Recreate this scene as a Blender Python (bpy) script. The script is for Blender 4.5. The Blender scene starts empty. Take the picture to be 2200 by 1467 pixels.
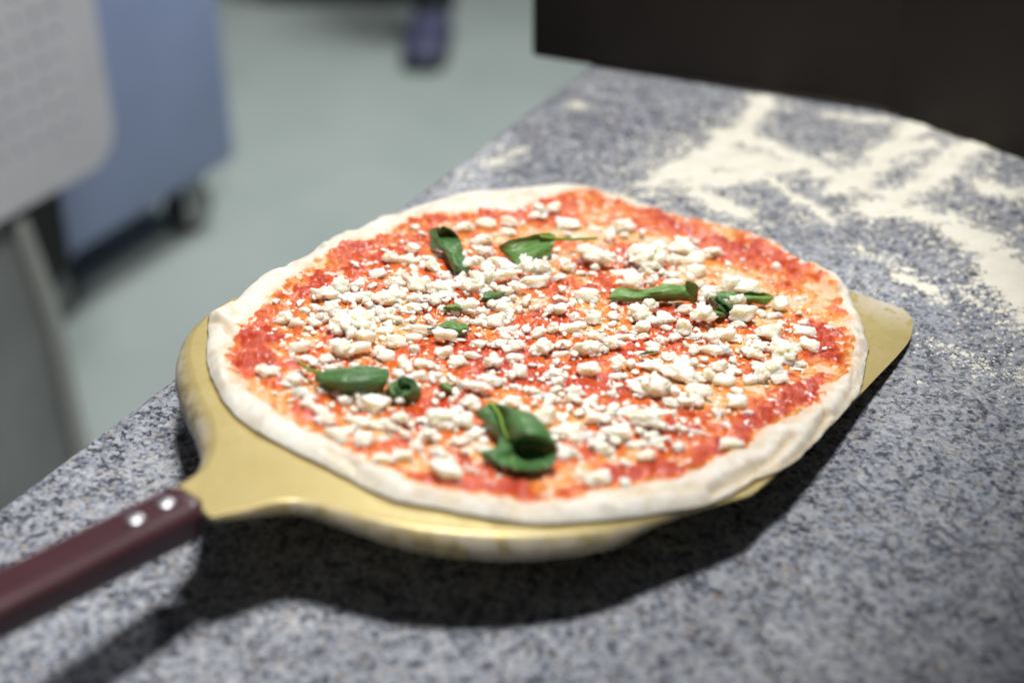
import bpy, bmesh, math, random
import numpy as np
from mathutils import Vector, Matrix

random.seed(7); rng = np.random.default_rng(7)
scene = bpy.context.scene
COL = scene.collection

# ------------------------------------------------------------------ camera
W = 0.90                                   # height of the worktop
PITCH = math.radians(32.0)
FPX = 2200 * 50.0 / 36.0                   # focal length in photograph pixels
FW = np.array([0, math.cos(PITCH), -math.sin(PITCH)])
UP = np.array([0, math.sin(PITCH), math.cos(PITCH)])
RT = np.array([1.0, 0, 0])
CAM = np.array([0, 0, W]) - FW * 0.72
cam_d = bpy.data.cameras.new('camera'); cam = bpy.data.objects.new('camera', cam_d); COL.objects.link(cam)
cam_d.sensor_width = 36; cam_d.lens = 50; cam_d.clip_start = 0.02; cam_d.clip_end = 100
cam.location = CAM; cam.rotation_euler = (math.pi / 2 - PITCH, 0, 0)
cam_d.dof.use_dof = True; cam_d.dof.focus_distance = 0.70; cam_d.dof.aperture_fstop = 3.2
cam_d.dof.aperture_blades = 9
scene.camera = cam

# ------------------------------------------------------------------ light
world = bpy.data.worlds.new('World'); scene.world = world; world.use_nodes = True
wb = world.node_tree.nodes['Background']; wb.inputs[0].default_value = (0.80, 0.86, 1.0, 1); wb.inputs[1].default_value = 0.045

def lamp(name, kind, loc, target, energy, color, **kw):
    d = bpy.data.lights.new(name, kind); o = bpy.data.objects.new(name, d); COL.objects.link(o)
    d.energy = energy; d.color = color
    for k, v in kw.items(): setattr(d, k, v)
    o.location = loc
    o.rotation_euler = (Vector(target) - Vector(loc)).to_track_quat('-Z', 'Y').to_euler()
    return o
lamp('worktop_lamp', 'SPOT', (0.07, -0.08, W + 1.30), (-0.726, 0.661, W), 97, (1.0, 0.98, 0.945),
     spot_size=math.radians(91.2), spot_blend=0.04, shadow_soft_size=0.11)
lamp('back_glint', 'POINT', (0.15, 1.75, W + 1.15), (0, 0, W), 34, (1.0, 0.98, 0.96), shadow_soft_size=0.045)  # small source added behind to put glints on the sauce
lamp('front_fill', 'AREA', (-0.55, -1.25, W + 1.25), (0.0, 0.1, W), 0.7, (1.0, 0.98, 0.95), shape='RECTANGLE', size=1.1, size_y=0.5)  # added soft fill to lift the cheese fronts, no such fixture
lamp('aisle_lamp', 'AREA', (0.35, 2.35, 2.55), (-0.55, 2.05, 0.2), 21, (0.95, 1.0, 0.99), shape='RECTANGLE', size=0.9, size_y=0.5, spread=math.radians(110))

vs = scene.view_settings
vs.view_transform = 'Standard'; vs.look = 'None'; vs.gamma = 1.0; vs.exposure = 0.0
scene.cycles.use_denoising = True
scene.cycles.max_bounces = 8

# ------------------------------------------------------------------ pixel -> place helpers
def ray(q):
    q = np.asarray(q, float)
    return FW * FPX + (q[..., 0:1] - 1100) * RT - (q[..., 1:2] - 733.5) * UP
def hit(q, n, p):
    d = ray(q); t = ((p - CAM) @ n) / (d @ n)
    return CAM + d * t[..., None]
Z = np.array([0, 0, 1.0])
def at(x, y, z):                            # point of the level z seen at pixel x, y
    return hit(np.array([[x, y]], float), Z, np.array([0, 0, z]))[0]

# plane of the peel: corner of the tip touches the worktop, handle raised
TILT = math.radians(7.6)
TIP = at(1957, 712, W) + np.array([0, 0, 0.0025])
hang = math.radians(45.0)
for _ in range(4):
    hdir = np.array([math.cos(hang), math.sin(hang), 0])
    EX = hdir * math.cos(TILT) - Z * math.sin(TILT)
    EY = np.cross(Z, hdir); EN = np.cross(EX, EY)
    a_, b_ = hit(np.array([[410, 1064], [0, 1263.]]), EN, TIP + EN * 0.002)
    v_ = a_ - b_; hang = math.atan2(v_[1], v_[0])
def _raw(q, h):
    X = hit(np.asarray(q, float), EN, TIP + EN * h) - TIP
    return np.stack([X @ EX, X @ EY], -1)

OUT = [(451,667),(501,642),(537,607),(567,582),(592,574),(627,559),(673,536),(703,511),(738,495),(764,491),(794,472),(822,458),(854,452),(908,440),(951,425),(994,415),(1052,408),(1127,404),(1173,400),(1203,393),(1228,396),(1291,404),(1342,418),(1405,443),(1471,463),(1539,473),(1602,488),(1653,511),(1703,544),(1741,569),(1779,579),(1811,597),(1834,642),(1849,678),(1862,715),(1866,750),(1863,762),(1855,803),(1837,848),(1817,872),(1790,899),(1759,930),(1718,967),(1674,998),(1623,1015),(1572,1049),(1503,1073),(1435,1086),(1350,1100),(1249,1108),(1157,1111),(1065,1102),(973,1083),(911,1071),(850,1062),(754,1015),(685,977),(602,940),(564,919),(532,904),(501,874),(476,841),(458,808),(448,776),(446,750),(447,713)]
SAU = [(512,720),(540,690),(575,655),(594,629),(619,614),(648,591),(674,572),(705,552),(733,539),(756,521),(779,514),(805,511),(833,498),(869,482),(899,462),(915,461),(965,460),(1014,458),(1043,451),(1112,454),(1131,444),(1153,431),(1190,424),(1225,412),(1270,411),(1297,421),(1314,436),(1351,441),(1402,451),(1461,465),(1499,476),(1548,489),(1581,494),(1614,503),(1646,522),(1695,551),(1745,576),(1777,602),(1806,612),(1800,632),(1799,661),(1832,672),(1840,690),(1816,703),(1819,726),(1842,745),(1832,770),(1821,799),(1778,812),(1765,830),(1758,848),(1745,865),(1729,874),(1680,894),(1647,910),(1621,927),(1612,943),(1582,963),(1549,975),(1524,983),(1478,1009),(1445,1021),(1404,1029),(1364,1039),(1341,1040),(1264,1053),(1172,1074),(1111,1071),(1049,1056),(988,1050),(927,1041),(896,1033),(850,1010),(791,980),(728,950),(678,922),(640,902),(617,892),(592,874),(559,851),(537,841),(524,819),(501,791),(499,766),(506,745)]
_o = _raw(OUT, 0.004)
_A = np.c_[2 * _o, np.ones(len(_o))]
CEN = np.linalg.lstsq(_A, (_o ** 2).sum(1), rcond=None)[0][:2]
ORG = TIP + EX * CEN[0] + EY * CEN[1]       # centre of the pizza on the peel
MAT = Matrix(((EX[0], EY[0], EN[0], ORG[0]), (EX[1], EY[1], EN[1], ORG[1]), (EX[2], EY[2], EN[2], ORG[2]), (0, 0, 0, 1)))
def loc(q, h):                              # pixel -> peel coordinates at height h above the blade
    return _raw(q, h) - CEN
def loc3(x, y, h):
    p = loc([(x, y)], h)[0]; return np.array([p[0], p[1], h])
SCR = np.array([EX[0], EY[0]]); SCR = SCR / np.linalg.norm(SCR)   # camera right, in peel coordinates
SANG = math.atan2(SCR[1], SCR[0])
_f = loc3(1150, 690, 0.006); _fw = ORG + EX * _f[0] + EY * _f[1] + EN * _f[2]
cam_d.dof.focus_distance = float((_fw - CAM) @ FW)

# ------------------------------------------------------------------ noise
def table(seed): return np.random.default_rng(seed).random((256, 256)).astype(np.float64)
_T = {}
def vn(x, y, seed=0):
    t = _T.setdefault(seed, table(seed)); x = np.asarray(x, float); y = np.asarray(y, float)
    i = np.floor(x).astype(int); j = np.floor(y).astype(int); u = x - i; v = y - j
    u = u * u * u * (u * (u * 6 - 15) + 10); v = v * v * v * (v * (v * 6 - 15) + 10)
    g = lambda a, b: t[a & 255, b & 255]
    return (g(i, j) * (1 - u) + g(i + 1, j) * u) * (1 - v) + (g(i, j + 1) * (1 - u) + g(i + 1, j + 1) * u) * v
def fbm(x, y, seed=0, o=4, gain=.5):
    s = 0; a = 1; n = 0
    for k in range(o):
        s = s + a * vn(x * 2 ** k + 17.3 * k, y * 2 ** k - 9.1 * k, seed + k); n += a; a *= gain
    return s / n
def vn3(x, y, z, seed=0):
    k = np.floor(z).astype(int); w = z - k; w = w * w * (3 - 2 * w)
    return vn(x + k * 31.7, y + k * 17.9, seed) * (1 - w) + vn(x + (k + 1) * 31.7, y + (k + 1) * 17.9, seed) * w
def sstep(a, b, x):
    t = np.clip((x - a) / (b - a), 0, 1); return t * t * (3 - 2 * t)

# ------------------------------------------------------------------ mesh helpers
def mesh(name, verts, faces, mat=None, smooth=True):
    me = bpy.data.meshes.new(name)
    verts = np.asarray(verts, np.float32)
    if isinstance(faces, np.ndarray):
        n, k = faces.shape
        me.vertices.add(len(verts)); me.vertices.foreach_set('co', verts.ravel())
        me.loops.add(n * k); me.loops.foreach_set('vertex_index', faces.astype(np.int32).ravel())
        me.polygons.add(n); me.polygons.foreach_set('loop_start', np.arange(0, n * k, k, dtype=np.int32))
        me.polygons.foreach_set('loop_total', np.full(n, k, np.int32))
        me.update(calc_edges=True); me.validate()
    else:
        me.from_pydata([tuple(map(float, v)) for v in verts], [], [tuple(map(int, f)) for f in faces]); me.update()
    me.polygons.foreach_set('use_smooth', np.full(len(me.polygons), smooth))
    if mat: me.materials.append(mat)
    return me
def put(name, me, parent=None, matrix=None):
    o = bpy.data.objects.new(name, me); COL.objects.link(o)
    if parent: o.parent = parent
    if matrix is not None:
        if parent: o.matrix_local = matrix
        else: o.matrix_world = matrix
    return o
def bm_me(name, bm, mat, smooth=False):
    bmesh.ops.recalc_face_normals(bm, faces=bm.faces)
    me = bpy.data.meshes.new(name); bm.to_mesh(me); bm.free()
    me.polygons.foreach_set('use_smooth', np.full(len(me.polygons), smooth))
    if mat: me.materials.append(mat)
    return me
def empty(name, matrix):
    o = bpy.data.objects.new(name, None); COL.objects.link(o); o.matrix_world = matrix; o.empty_display_size = .02
    return o
def tag(o, label=None, cat=None, group=None, kind=None):
    for k, v in (('label', label), ('category', cat), ('group', group), ('kind', kind)):
        if v: o[k] = v
    return o
def fattr(me, name, vals):
    a = me.attributes.new(name, 'FLOAT', 'POINT'); a.data.foreach_set('value', np.asarray(vals, np.float32))
def grid_faces(nu, nv, wrap=False):
    i = np.arange(nu if wrap else nu - 1); j = np.arange(nv - 1)
    I, J = np.meshgrid(i, j, indexing='ij'); I2 = (I + 1) % nu
    return np.stack([I * nv + J, I2 * nv + J, I2 * nv + J + 1, I * nv + J + 1], -1).reshape(-1, 4)
def box_bm(bm, cx, cy, cz, sx, sy, sz, rot=None, bevel=0, seg=2):
    r = bmesh.ops.create_cube(bm, size=1.0); vs_ = r['verts']
    bmesh.ops.scale(bm, vec=(sx, sy, sz), verts=vs_)
    if bevel:
        es = list({e for v in vs_ for e in v.link_edges})
        q = bmesh.ops.bevel(bm, geom=es, offset=bevel, segments=seg, profile=.5, affect='EDGES')
        vs_ = list({v for f in q['faces'] for v in f.verts} | {v for v in vs_ if v.is_valid})
    m = Matrix.Translation((cx, cy, cz))
    if rot is not None: m = m @ rot
    bmesh.ops.transform(bm, matrix=m, verts=vs_)
def tube(pts, rad, n=10, caps=True):
    pts = np.asarray(pts, float); rad = np.broadcast_to(rad, (len(pts),)); V = []; F = []
    t = np.gradient(pts, axis=0); t /= np.linalg.norm(t, axis=1)[:, None]
    ref = np.array([0.13, 0.21, 0.97])
    for k, p in enumerate(pts):
        a = np.cross(t[k], ref); a /= np.linalg.norm(a); b = np.cross(t[k], a)
        for i in range(n):
            w = 2 * math.pi * i / n; V.append(p + rad[k] * (math.cos(w) * a + math.sin(w) * b))
    for k in range(len(pts) - 1):
        for i in range(n):
            F.append((k * n + i, k * n + (i + 1) % n, (k + 1) * n + (i + 1) % n, (k + 1) * n + i))
    if caps: F.append(tuple(range(n))[::-1]); F.append(tuple(range((len(pts) - 1) * n, len(pts) * n)))
    return V, F
def catmull(P, n):
    P = np.asarray(P, float); k = len(P); t = np.linspace(0, k - 1, n); i = np.clip(np.floor(t).astype(int), 0, k - 2); u = (t - i)[:, None]
    g = lambda j: P[np.clip(j, 0, k - 1)]
    sh = (n,) + (1,) * (P.ndim - 1); u = (t - i).reshape(sh)
    p0, p1, p2, p3 = g(i - 1), g(i), g(i + 1), g(i + 2)
    return .5 * (2 * p1 + (p2 - p0) * u + (2 * p0 - 5 * p1 + 4 * p2 - p3) * u ** 2 + (3 * p1 - p0 - 3 * p2 + p3) * u ** 3)
def segdist(X, Y, pts):
    d = np.full(np.shape(X), 1e9)
    pts = np.asarray(pts, float)
    if len(pts) == 1: return np.hypot(X - pts[0, 0], Y - pts[0, 1])
    for a, b in zip(pts[:-1], pts[1:]):
        ab = b - a; t = np.clip(((X - a[0]) * ab[0] + (Y - a[1]) * ab[1]) / max(ab @ ab, 1e-12), 0, 1)
        d = np.minimum(d, np.hypot(X - a[0] - t * ab[0], Y - a[1] - t * ab[1]))
    return d

# ------------------------------------------------------------------ material helper
class M:
    def __init__(s, name, **kw):
        s.m = bpy.data.materials.new(name); s.m.use_nodes = True; s.t = s.m.node_tree; s.b = s.t.nodes['Principled BSDF']
        s.set(**kw)
    def set(s, **kw):
        for k, v in kw.items():
            k = k.replace('_', ' ')
            k = {'Coat': 'Coat Weight', 'Subsurface': 'Subsurface Weight', 'Specular': 'Specular IOR Level'}.get(k, k)
            s.b.inputs[k].default_value = (*v, 1) if isinstance(v, tuple) and len(v) == 3 and 'Radius' not in k else v
    def n(s, t, **kw):
        x = s.t.nodes.new(t)
        for k, v in kw.items():
            if k in x.inputs.keys(): x.inputs[k].default_value = v
            else: setattr(x, k, v)
        return x
    def l(s, a, b): s.t.links.new(a, b)
    def coord(s): return s.n('ShaderNodeTexCoord').outputs['Object']
    def noise(s, scale, detail=4, rough=.55, vec=None, dist=0):
        x = s.n('ShaderNodeTexNoise'); x.inputs['Scale'].default_value = scale; x.inputs['Detail'].default_value = detail
        x.inputs['Roughness'].default_value = rough; x.inputs['Distortion'].default_value = dist
        s.l(vec if vec is not None else s.coord(), x.inputs['Vector']); return x.outputs['Fac']
    def ramp(s, fac, stops, interp='LINEAR'):
        r = s.n('ShaderNodeValToRGB'); r.color_ramp.interpolation = interp
        e = r.color_ramp.elements
        while len(e) < len(stops): e.new(.5)
        for k, (p, c) in enumerate(stops):
            e[k].position = p; e[k].color = (*c, 1) if isinstance(c, tuple) else (c, c, c, 1)
        s.l(fac, r.inputs['Fac']); return r.outputs['Color']
    def mix(s, fac, a, b, mode='MIX'):
        x = s.n('ShaderNodeMix'); x.data_type = 'RGBA'; x.blend_type = mode
        for sock, v in ((x.inputs[0], fac), (x.inputs[6], a), (x.inputs[7], b)):
            if isinstance(v, tuple): sock.default_value = (*v, 1)
            elif isinstance(v, (int, float)): sock.default_value = v
            else: s.l(v, sock)
        return x.outputs[2]
    def math(s, op, a, b=None):
        x = s.n('ShaderNodeMath'); x.operation = op
        for k, v in enumerate((a, b)):
            if v is None: continue
            if isinstance(v, (int, float)): x.inputs[k].default_value = v
            else: s.l(v, x.inputs[k])
        return x.outputs[0]
    def attr(s, name): return s.n('ShaderNodeAttribute', attribute_name=name).outputs['Fac']
    def col(s, c): s.l(c, s.b.inputs['Base Color'])
    def rough(s, c): s.l(c, s.b.inputs['Roughness'])
    def bump(s, h, strength=.3, dist=.001):
        x = s.n('ShaderNodeBump'); x.inputs['Strength'].default_value = strength; x.inputs['Distance'].default_value = dist
        s.l(h, x.inputs['Height']); s.l(x.outputs[0], s.b.inputs['Normal'])

# ------------------------------------------------------------------ materials
g = M('granite', Roughness=.42, Specular=.35)
co = g.coord()
wob = g.n('ShaderNodeTexNoise'); wob.inputs['Scale'].default_value = 420; wob.inputs['Detail'].default_value = 3; g.l(co, wob.inputs['Vector'])
vm = g.n('ShaderNodeVectorMath', operation='SCALE'); vm.inputs['Scale'].default_value = .0026; g.l(wob.outputs['Color'], vm.inputs[0])
va = g.n('ShaderNodeVectorMath', operation='ADD'); g.l(co, va.inputs[0]); g.l(vm.outputs[0], va.inputs[1])
v1 = g.n('ShaderNodeTexVoronoi'); v1.inputs['Scale'].default_value = 500; g.l(va.outputs[0], v1.inputs['Vector'])
sep = g.n('ShaderNodeSeparateColor'); g.l(v1.outputs['Color'], sep.inputs[0])
v2 = g.n('ShaderNodeTexVoronoi'); v2.inputs['Scale'].default_value = 980; g.l(va.outputs[0], v2.inputs['Vector'])
sep2 = g.n('ShaderNodeSeparateColor'); g.l(v2.outputs['Color'], sep2.inputs[0])
big = g.noise(95, 2)
f1 = g.math('ADD', g.math('MULTIPLY', sep.outputs[0], .62), g.math('MULTIPLY', sep2.outputs[0], .30))
f1 = g.math('ADD', f1, g.math('MULTIPLY', g.math('SUBTRACT', big, .5), .75))
cg = g.ramp(f1, [(.0, (.026, .028, .038)), (.17, (.055, .060, .080)), (.30, (.14, .152, .188)), (.44, (.242, .260, .305)), (.60, (.325, .343, .385)), (.80, (.405, .420, .452)), (1, (.50, .50, .50))])
cg = g.mix(g.ramp(sep.outputs[1], [(.90, 0.0), (.93, .5)]), cg, (.36, .30, .23))
blot = g.ramp(g.noise(14, 4, .6), [(.35, (.82, .82, .83)), (.65, (1.0, 1.0, 1.0))]); cg = g.mix(1.0, cg, blot, 'MULTIPLY')
dust = g.math('MULTIPLY', g.ramp(g.noise(7, 5, .65), [(.52, 0.0), (.75, .35)]), g.ramp(g.noise(320, 3, .6), [(.45, 0.0), (.62, 1.0)])); cg = g.mix(dust, cg, (.62, .60, .54))
g.col(cg); g.bump(f1, .12, .0003); GRANITE = g.m

d = M('dough', Roughness=.62, Specular=.25, Subsurface=.35, Subsurface_Scale=.005)
d.b.inputs['Subsurface Radius'].default_value = (1.0, .6, .35)
base = d.ramp(d.noise(42, 6, .62), [(.3, (.53, .44, .31)), (.47, (.655, .605, .51)), (.7, (.715, .69, .63))])
flr = d.ramp(d.noise(160, 5, .7), [(.46, 0.0), (.62, .75)])
base = d.mix(flr, base, (.74, .735, .70))
sp = d.ramp(d.noise(1100, 2, .5), [(.66, 0.0), (.74, .55)])
base = d.mix(sp, base, (.48, .38, .26))
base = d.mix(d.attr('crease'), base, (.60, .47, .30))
st = d.math('MULTIPLY', d.attr('stain'), d.ramp(d.noise(260, 4), [(.3, .35), (.65, 1.0)]))
base = d.mix(st, base, (.74, .27, .06))
d.col(base); d.bump(d.noise(700, 4, .6), .25, .0006); DOUGH = d.m

s = M('tomato_sauce', Roughness=.10, Specular=.45, Subsurface=.08, Subsurface_Scale=.003)
s.b.inputs['Subsurface Radius'].default_value = (1.0, .25, .1)
t = s.math('ADD', s.attr('thick'), s.math('MULTIPLY', s.math('SUBTRACT', s.noise(330, 4, .6), .5), .42))
cs = s.ramp(t, [(.04, (.78, .60, .38)), (.20, (.78, .43, .16)), (.36, (.73, .27, .045)), (.54, (.66, .155, .022)), (.74, (.60, .090, .014)), (.97, (.48, .048, .009))])
pulp = s.ramp(s.noise(900, 2), [(.66, 0.0), (.74, .35)])
cs = s.mix(pulp, cs, (.72, .17, .05))
s.col(cs)
s.bump(s.math('ADD', s.noise(520, 5, .6), s.math('MULTIPLY', s.noise(1500, 2), .2)), .6, .0011); s.set(Coat=.45, Coat_Roughness=.03); SAUCE = s.m

c = M('fresh_cheese', Roughness=.45, Specular=.35, Subsurface=.9, Subsurface_Scale=.006)
c.b.inputs['Subsurface Radius'].default_value = (1.0, .85, .55)
oi = c.n('ShaderNodeObjectInfo')
cc = c.ramp(c.noise(1.6, 4), [(.30, (.84, .815, .55)), (.5, (.88, .87, .70)), (.66, (.895, .89, .79))])
cc = c.mix(c.math('MULTIPLY', oi.outputs['Random'], .45), cc, (.87, .87, .79))
c.col(cc); CHEESE = c.m
CRUMB = M('cheese_crumb', Base_Color=(.82, .81, .71), Roughness=.5, Specular=.3).m
wn = c.n('ShaderNodeTexNoise'); wn.inputs['Scale'].default_value = 900; wn.inputs['Detail'].default_value = 3
ge = c.n('ShaderNodeNewGeometry'); c.l(ge.outputs['Position'], wn.inputs['Vector']); c.bump(wn.outputs['Fac'], .22, .0006)

b = M('basil', Roughness=.42, Specular=.45, Subsurface=.08, Subsurface_Scale=.001)
uv = b.n('ShaderNodeUVMap'); sx = b.n('ShaderNodeSeparateXYZ'); b.l(uv.outputs[0], sx.inputs[0])
va_ = b.math('ABSOLUTE', b.math('SUBTRACT', sx.outputs[1], .5))
ang = b.math('ADD', b.math('MULTIPLY', sx.outputs[0], 7.0), b.math('MULTIPLY', va_, -4.5))
fr = b.math('ABSOLUTE', b.math('SUBTRACT', b.math('FRACT', ang), .5))
vein = b.math('MAXIMUM', b.ramp(fr, [(0.0, .75), (.07, 0.0)]), b.ramp(va_, [(.012, 1.0), (.04, 0.0)]))
lg = b.ramp(b.noise(130, 3), [(.3, (.033, .100, .032)), (.55, (.058, .152, .048)), (.75, (.11, .225, .078))])
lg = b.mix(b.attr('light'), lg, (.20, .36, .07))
lg = b.mix(b.math('MULTIPLY', vein, .75), lg, (.16, .29, .09))
b.col(lg); b.bump(b.math('ADD', b.math('MULTIPLY', vein, -1.0), b.noise(420, 3)), .5, .0006); BASIL = b.m
BSTEM = M('basil_stem', Base_Color=(.20, .31, .035), Roughness=.4, Subsurface=.1, Subsurface_Scale=.001).m

p = M('gold_peel_metal', Metallic=.35, Roughness=.42)
pc = p.ramp(p.noise(28, 4), [(.3, (.425, .335, .125)), (.7, (.49, .395, .17))])
pc = p.mix(p.ramp(p.noise(1300, 1), [(.68, 0.0), (.73, .6)]), pc, (.30, .23, .10))
wear = p.math('MULTIPLY', p.attr('wear'), p.ramp(p.noise(110, 5, .65), [(.42, .1), (.55, 1.0)]))
pc = p.mix(p.math('MULTIPLY', p.attr('wear'), p.ramp(p.noise(170, 5, .7), [(.45, 0.0), (.58, .8)])), pc, (.20, .155, .09))
geo = p.n('ShaderNodeVectorMath', operation='DISTANCE'); p.l(p.coord(), geo.inputs[0])
tipc = loc3(1925, 648, 0); geo.inputs[1].default_value = tuple(tipc)
tw = p.math('MULTIPLY', p.ramp(geo.outputs['Value'], [(.006, 1.0), (.030, .25), (.040, 0.0)]), p.ramp(p.noise(75, 5, .6), [(.44, 0.0), (.47, 1.0)]))
wear = p.math('MAXIMUM', wear, tw)
pc = p.mix(p.math('MULTIPLY', wear, p.ramp(p.noise(420, 4, .7), [(.35, .45), (.6, 1.0)])), pc, (.56, .52, .46)); p.col(pc)
p.l(p.math('SUBTRACT', .35, p.math('MULTIPLY', wear, .35)), p.b.inputs['Metallic'])
p.rough(p.ramp(p.noise(300, 3), [(.3, .36), (.7, .5)])); p.bump(p.noise(1600, 2), .08, .0003); PEEL = p.m

h = M('plum_plastic', Roughness=.30, Specular=.5)
h.col(h.ramp(h.noise(60, 4), [(.3, (.046, .0165, .022)), (.7, (.058, .021, .028))])); h.bump(h.noise(1400, 2), .1, .0003); HANDLE = h.m
STEEL = M('rivet_steel', Base_Color=(.50, .50, .52), Metallic=1.0, Roughness=.42).m
f = M('flour', Roughness=.9, Specular=.1); f.col(f.ramp(f.noise(70, 4), [(.3, (.70, .675, .575)), (.7, (.77, .75, .67))])); f.bump(f.noise(900, 4, .7), .6, .0008); FLOUR = f.m
o_ = M('oven_black', Roughness=.55, Specular=.3); o_.col(o_.ramp(o_.noise(9, 4), [(.3, (.005, .0035, .003)), (.7, (.012, .009, .007))])); OVEN = o_.m
fl = M('floor_resin', Roughness=.5, Specular=.3); fl.col(fl.ramp(fl.noise(3.5, 4), [(.3, (.31, .355, .335)), (.7, (.365, .405, .39))])); FLOOR = fl.m
bb = M('blue_bin', Roughness=.45); bb.col(bb.ramp(bb.noise(5, 3), [(.3, (.20, .245, .385)), (.7, (.235, .285, .45))])); BIN = bb.m
gp = M('grey_plastic', Roughness=.5); gp.col(gp.ramp(gp.noise(12, 3), [(.3, (.56, .56, .60)), (.7, (.63, .63, .67))])); CRATE = gp.m
gs = M('grey_steel', Roughness=.4, Metallic=.2); gs.col(gs.ramp(gs.noise(8, 4), [(.3, (.24, .25, .25)), (.7, (.30, .31, .31))])); GSTEEL = gs.m
DARK = M('black_rubber', Base_Color=(.012, .012, .014), Roughness=.6).m
NAVY = M('navy_shoe', Base_Color=(.045, .047, .10), Roughness=.5).m
LIGHTTUBE = M('pale_tube', Base_Color=(.42, .42, .40), Roughness=.35, Metallic=.3).m
COUNTER = M('counter_steel', Base_Color=(.25, .26, .27), Roughness=.4, Metallic=.6).m

# ------------------------------------------------------------------ floor
bm = bmesh.new(); bmesh.ops.create_grid(bm, x_segments=8, y_segments=8, size=7.0)
fo = put('floor', bm_me('floor', bm, FLOOR), None, Matrix.Translation((0, 3, 0)))
tag(fo, 'pale green resin kitchen floor', None, None, 'structure')

# ------------------------------------------------------------------ worktop
cor = at(1245, 157, W); p0 = at(0, 1090, W)
aA = math.atan2(cor[1] - p0[1], cor[0] - p0[0])
dA = np.array([math.cos(aA), math.sin(aA), 0]); dB = np.array([math.sin(aA), -math.cos(aA), 0])   # along left edge / along back edge
back = cor + dA * 0.06
WM = Matrix(((dB[0], dA[0], 0, back[0]), (dB[1], dA[1], 0, back[1]), (0, 0, 1, W), (0, 0, 0, 1)))  # x along the back edge, -y toward the viewer
wt = empty('worktop', WM); tag(wt, 'speckled grey granite worktop dusted with flour under the gold peel', 'worktop')
bm = bmesh.new(); box_bm(bm, .70, -.65, -.015, 1.4, 1.3, .03, bevel=.003)
put('granite_slab', bm_me('granite_slab', bm, GRANITE), wt, Matrix())
bm = bmesh.new(); box_bm(bm, .72, -.65, -.4655, 1.34, 1.24, .869, bevel=.004)
put('counter_body', bm_me('counter_body', bm, COUNTER), wt, Matrix())

# ------------------------------------------------------------------ flour lying on the worktop
WMi = np.array(WM.inverted())
def wl(q):
    X = hit(np.asarray(q, float), Z, np.array([0, 0, W])); X = np.c_[X, np.ones(len(X))] @ WMi.T
    return X[:, :2]
FL = [([(1450,375),(1520,345),(1600,345),(1660,355)],19,1.0),([(1480,400),(1560,380),(1620,372)],13,.8),([(1640,215),(1612,268),(1572,300),(1545,330)],9,.95),
      ([(1560,290),(1640,312),(1720,345),(1780,375),(1850,402)],10,.95),([(1600,370),(1680,400),(1740,440),(1785,475)],5,.75),([(1480,392),(1530,432),(1600,470)],7,.85),
      ([(1530,440),(1595,462)],6,.7),([(1800,402),(1870,362),(1940,300),(1975,262)],14,.85),([(1880,455),(1990,395),(2060,330),(2120,300)],13,.8),
      ([(1860,440),(1960,450),(2020,480),(2100,520),(2230,620)],15,.8),([(2060,480),(2130,540),(2230,690)],14,.85),([(1840,530),(1900,555),(1955,582)],3.5,.6),
      ([(1945,600),(1990,620),(2022,642)],5,.6),([(2060,630),(2100,650),(2122,672)],3.5,.7),([(2000,742),(2100,772)],4,.4),([(2080,782),(2190,812)],5,.4),
      ([(1060,350),(1120,325)],7,.36),([(1230,228),(1260,232)],4,.36),([(1780,250),(1900,262)],7,.5),([(1780,330),(1800,345)],9,.45),([(2100,400),(2200,420)],14,.45),
      ([(2140,300),(2200,330)],7,.5),([(1930,350),(2010,310)],9,.45),([(1000,365),(960,395)],4,.2),([(1700,470),(1760,480)],6,.35)]
q0 = wl([(1100,150),(2230,330),(2230,860),(1500,480),(900,420),(2000,180)]).min(0) - .01
q1 = wl([(1100,150),(2230,330),(2230,860),(1500,480),(900,420),(2000,180)]).max(0) + .01
st_ = .0009
gx = np.arange(q0[0], q1[0], st_); gy = np.arange(q0[1], q1[1], st_)
X, Y = np.meshgrid(gx, gy, indexing='ij')
wx = X + .010 * (fbm(X * 60, Y * 60, 40) - .5) + .003 * (fbm(X * 300, Y * 300, 44) - .5); wy = Y + .010 * (fbm(X * 60, Y * 60, 50) - .5) + .003 * (fbm(X * 300, Y * 300, 54) - .5)
V = np.zeros_like(X)
for pts, w, stg in FL:
    L = wl(pts); dd = segdist(wx, wy, L)
    V = np.maximum(V, stg * np.exp(-(dd / (w * .0005)) ** 2 * .5) + .26 * stg * np.exp(-(dd / (w * .0014)) ** 2 * .5))
sd = np.array([.75, .66])                       # direction in which the flour was swept
u_ = X * sd[0] + Y * sd[1]; w_ = -X * sd[1] + Y * sd[0]
N = .45 * fbm(u_ * 80, w_ * 300, 60, 3) + .55 * fbm(X * 520, Y * 520, 66, 3)
N2 = .5 + (N - .5) * 2.4; W2 = .5 + (fbm(u_ * 38, w_ * 130, 68, 4) - .5) * 2.0
Hf = V * .98 - .47 + .50 * (N2 - .5) + .75 * (W2 - .5)
Hf = np.where(V < .03, -1, Hf)
keep = (Hf > 0)
zz = np.where(keep, .0001 + np.clip(Hf, 0, .8) * .0013 + .0007 * fbm(X * 260, Y * 260, 71, 3) * np.clip(Hf * 4, 0, 1) , .0001)
idx = -np.ones(X.shape, int)
fk = keep[:-1, :-1] & keep[1:, :-1] & keep[1:, 1:] & keep[:-1, 1:]
use = np.zeros_like(keep); use[:-1, :-1] |= fk; use[1:, :-1] |= fk; use[1:, 1:] |= fk; use[:-1, 1:] |= fk
idx[use] = np.arange(use.sum())
jit = .0005 * (rng.random((2,) + X.shape) - .5)
fv = np.stack([X + jit[0], Y + jit[1], zz], -1)[use]
ff = np.stack([idx[:-1, :-1], idx[1:, :-1], idx[1:, 1:], idx[:-1, 1:]], -1)[fk]
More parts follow.
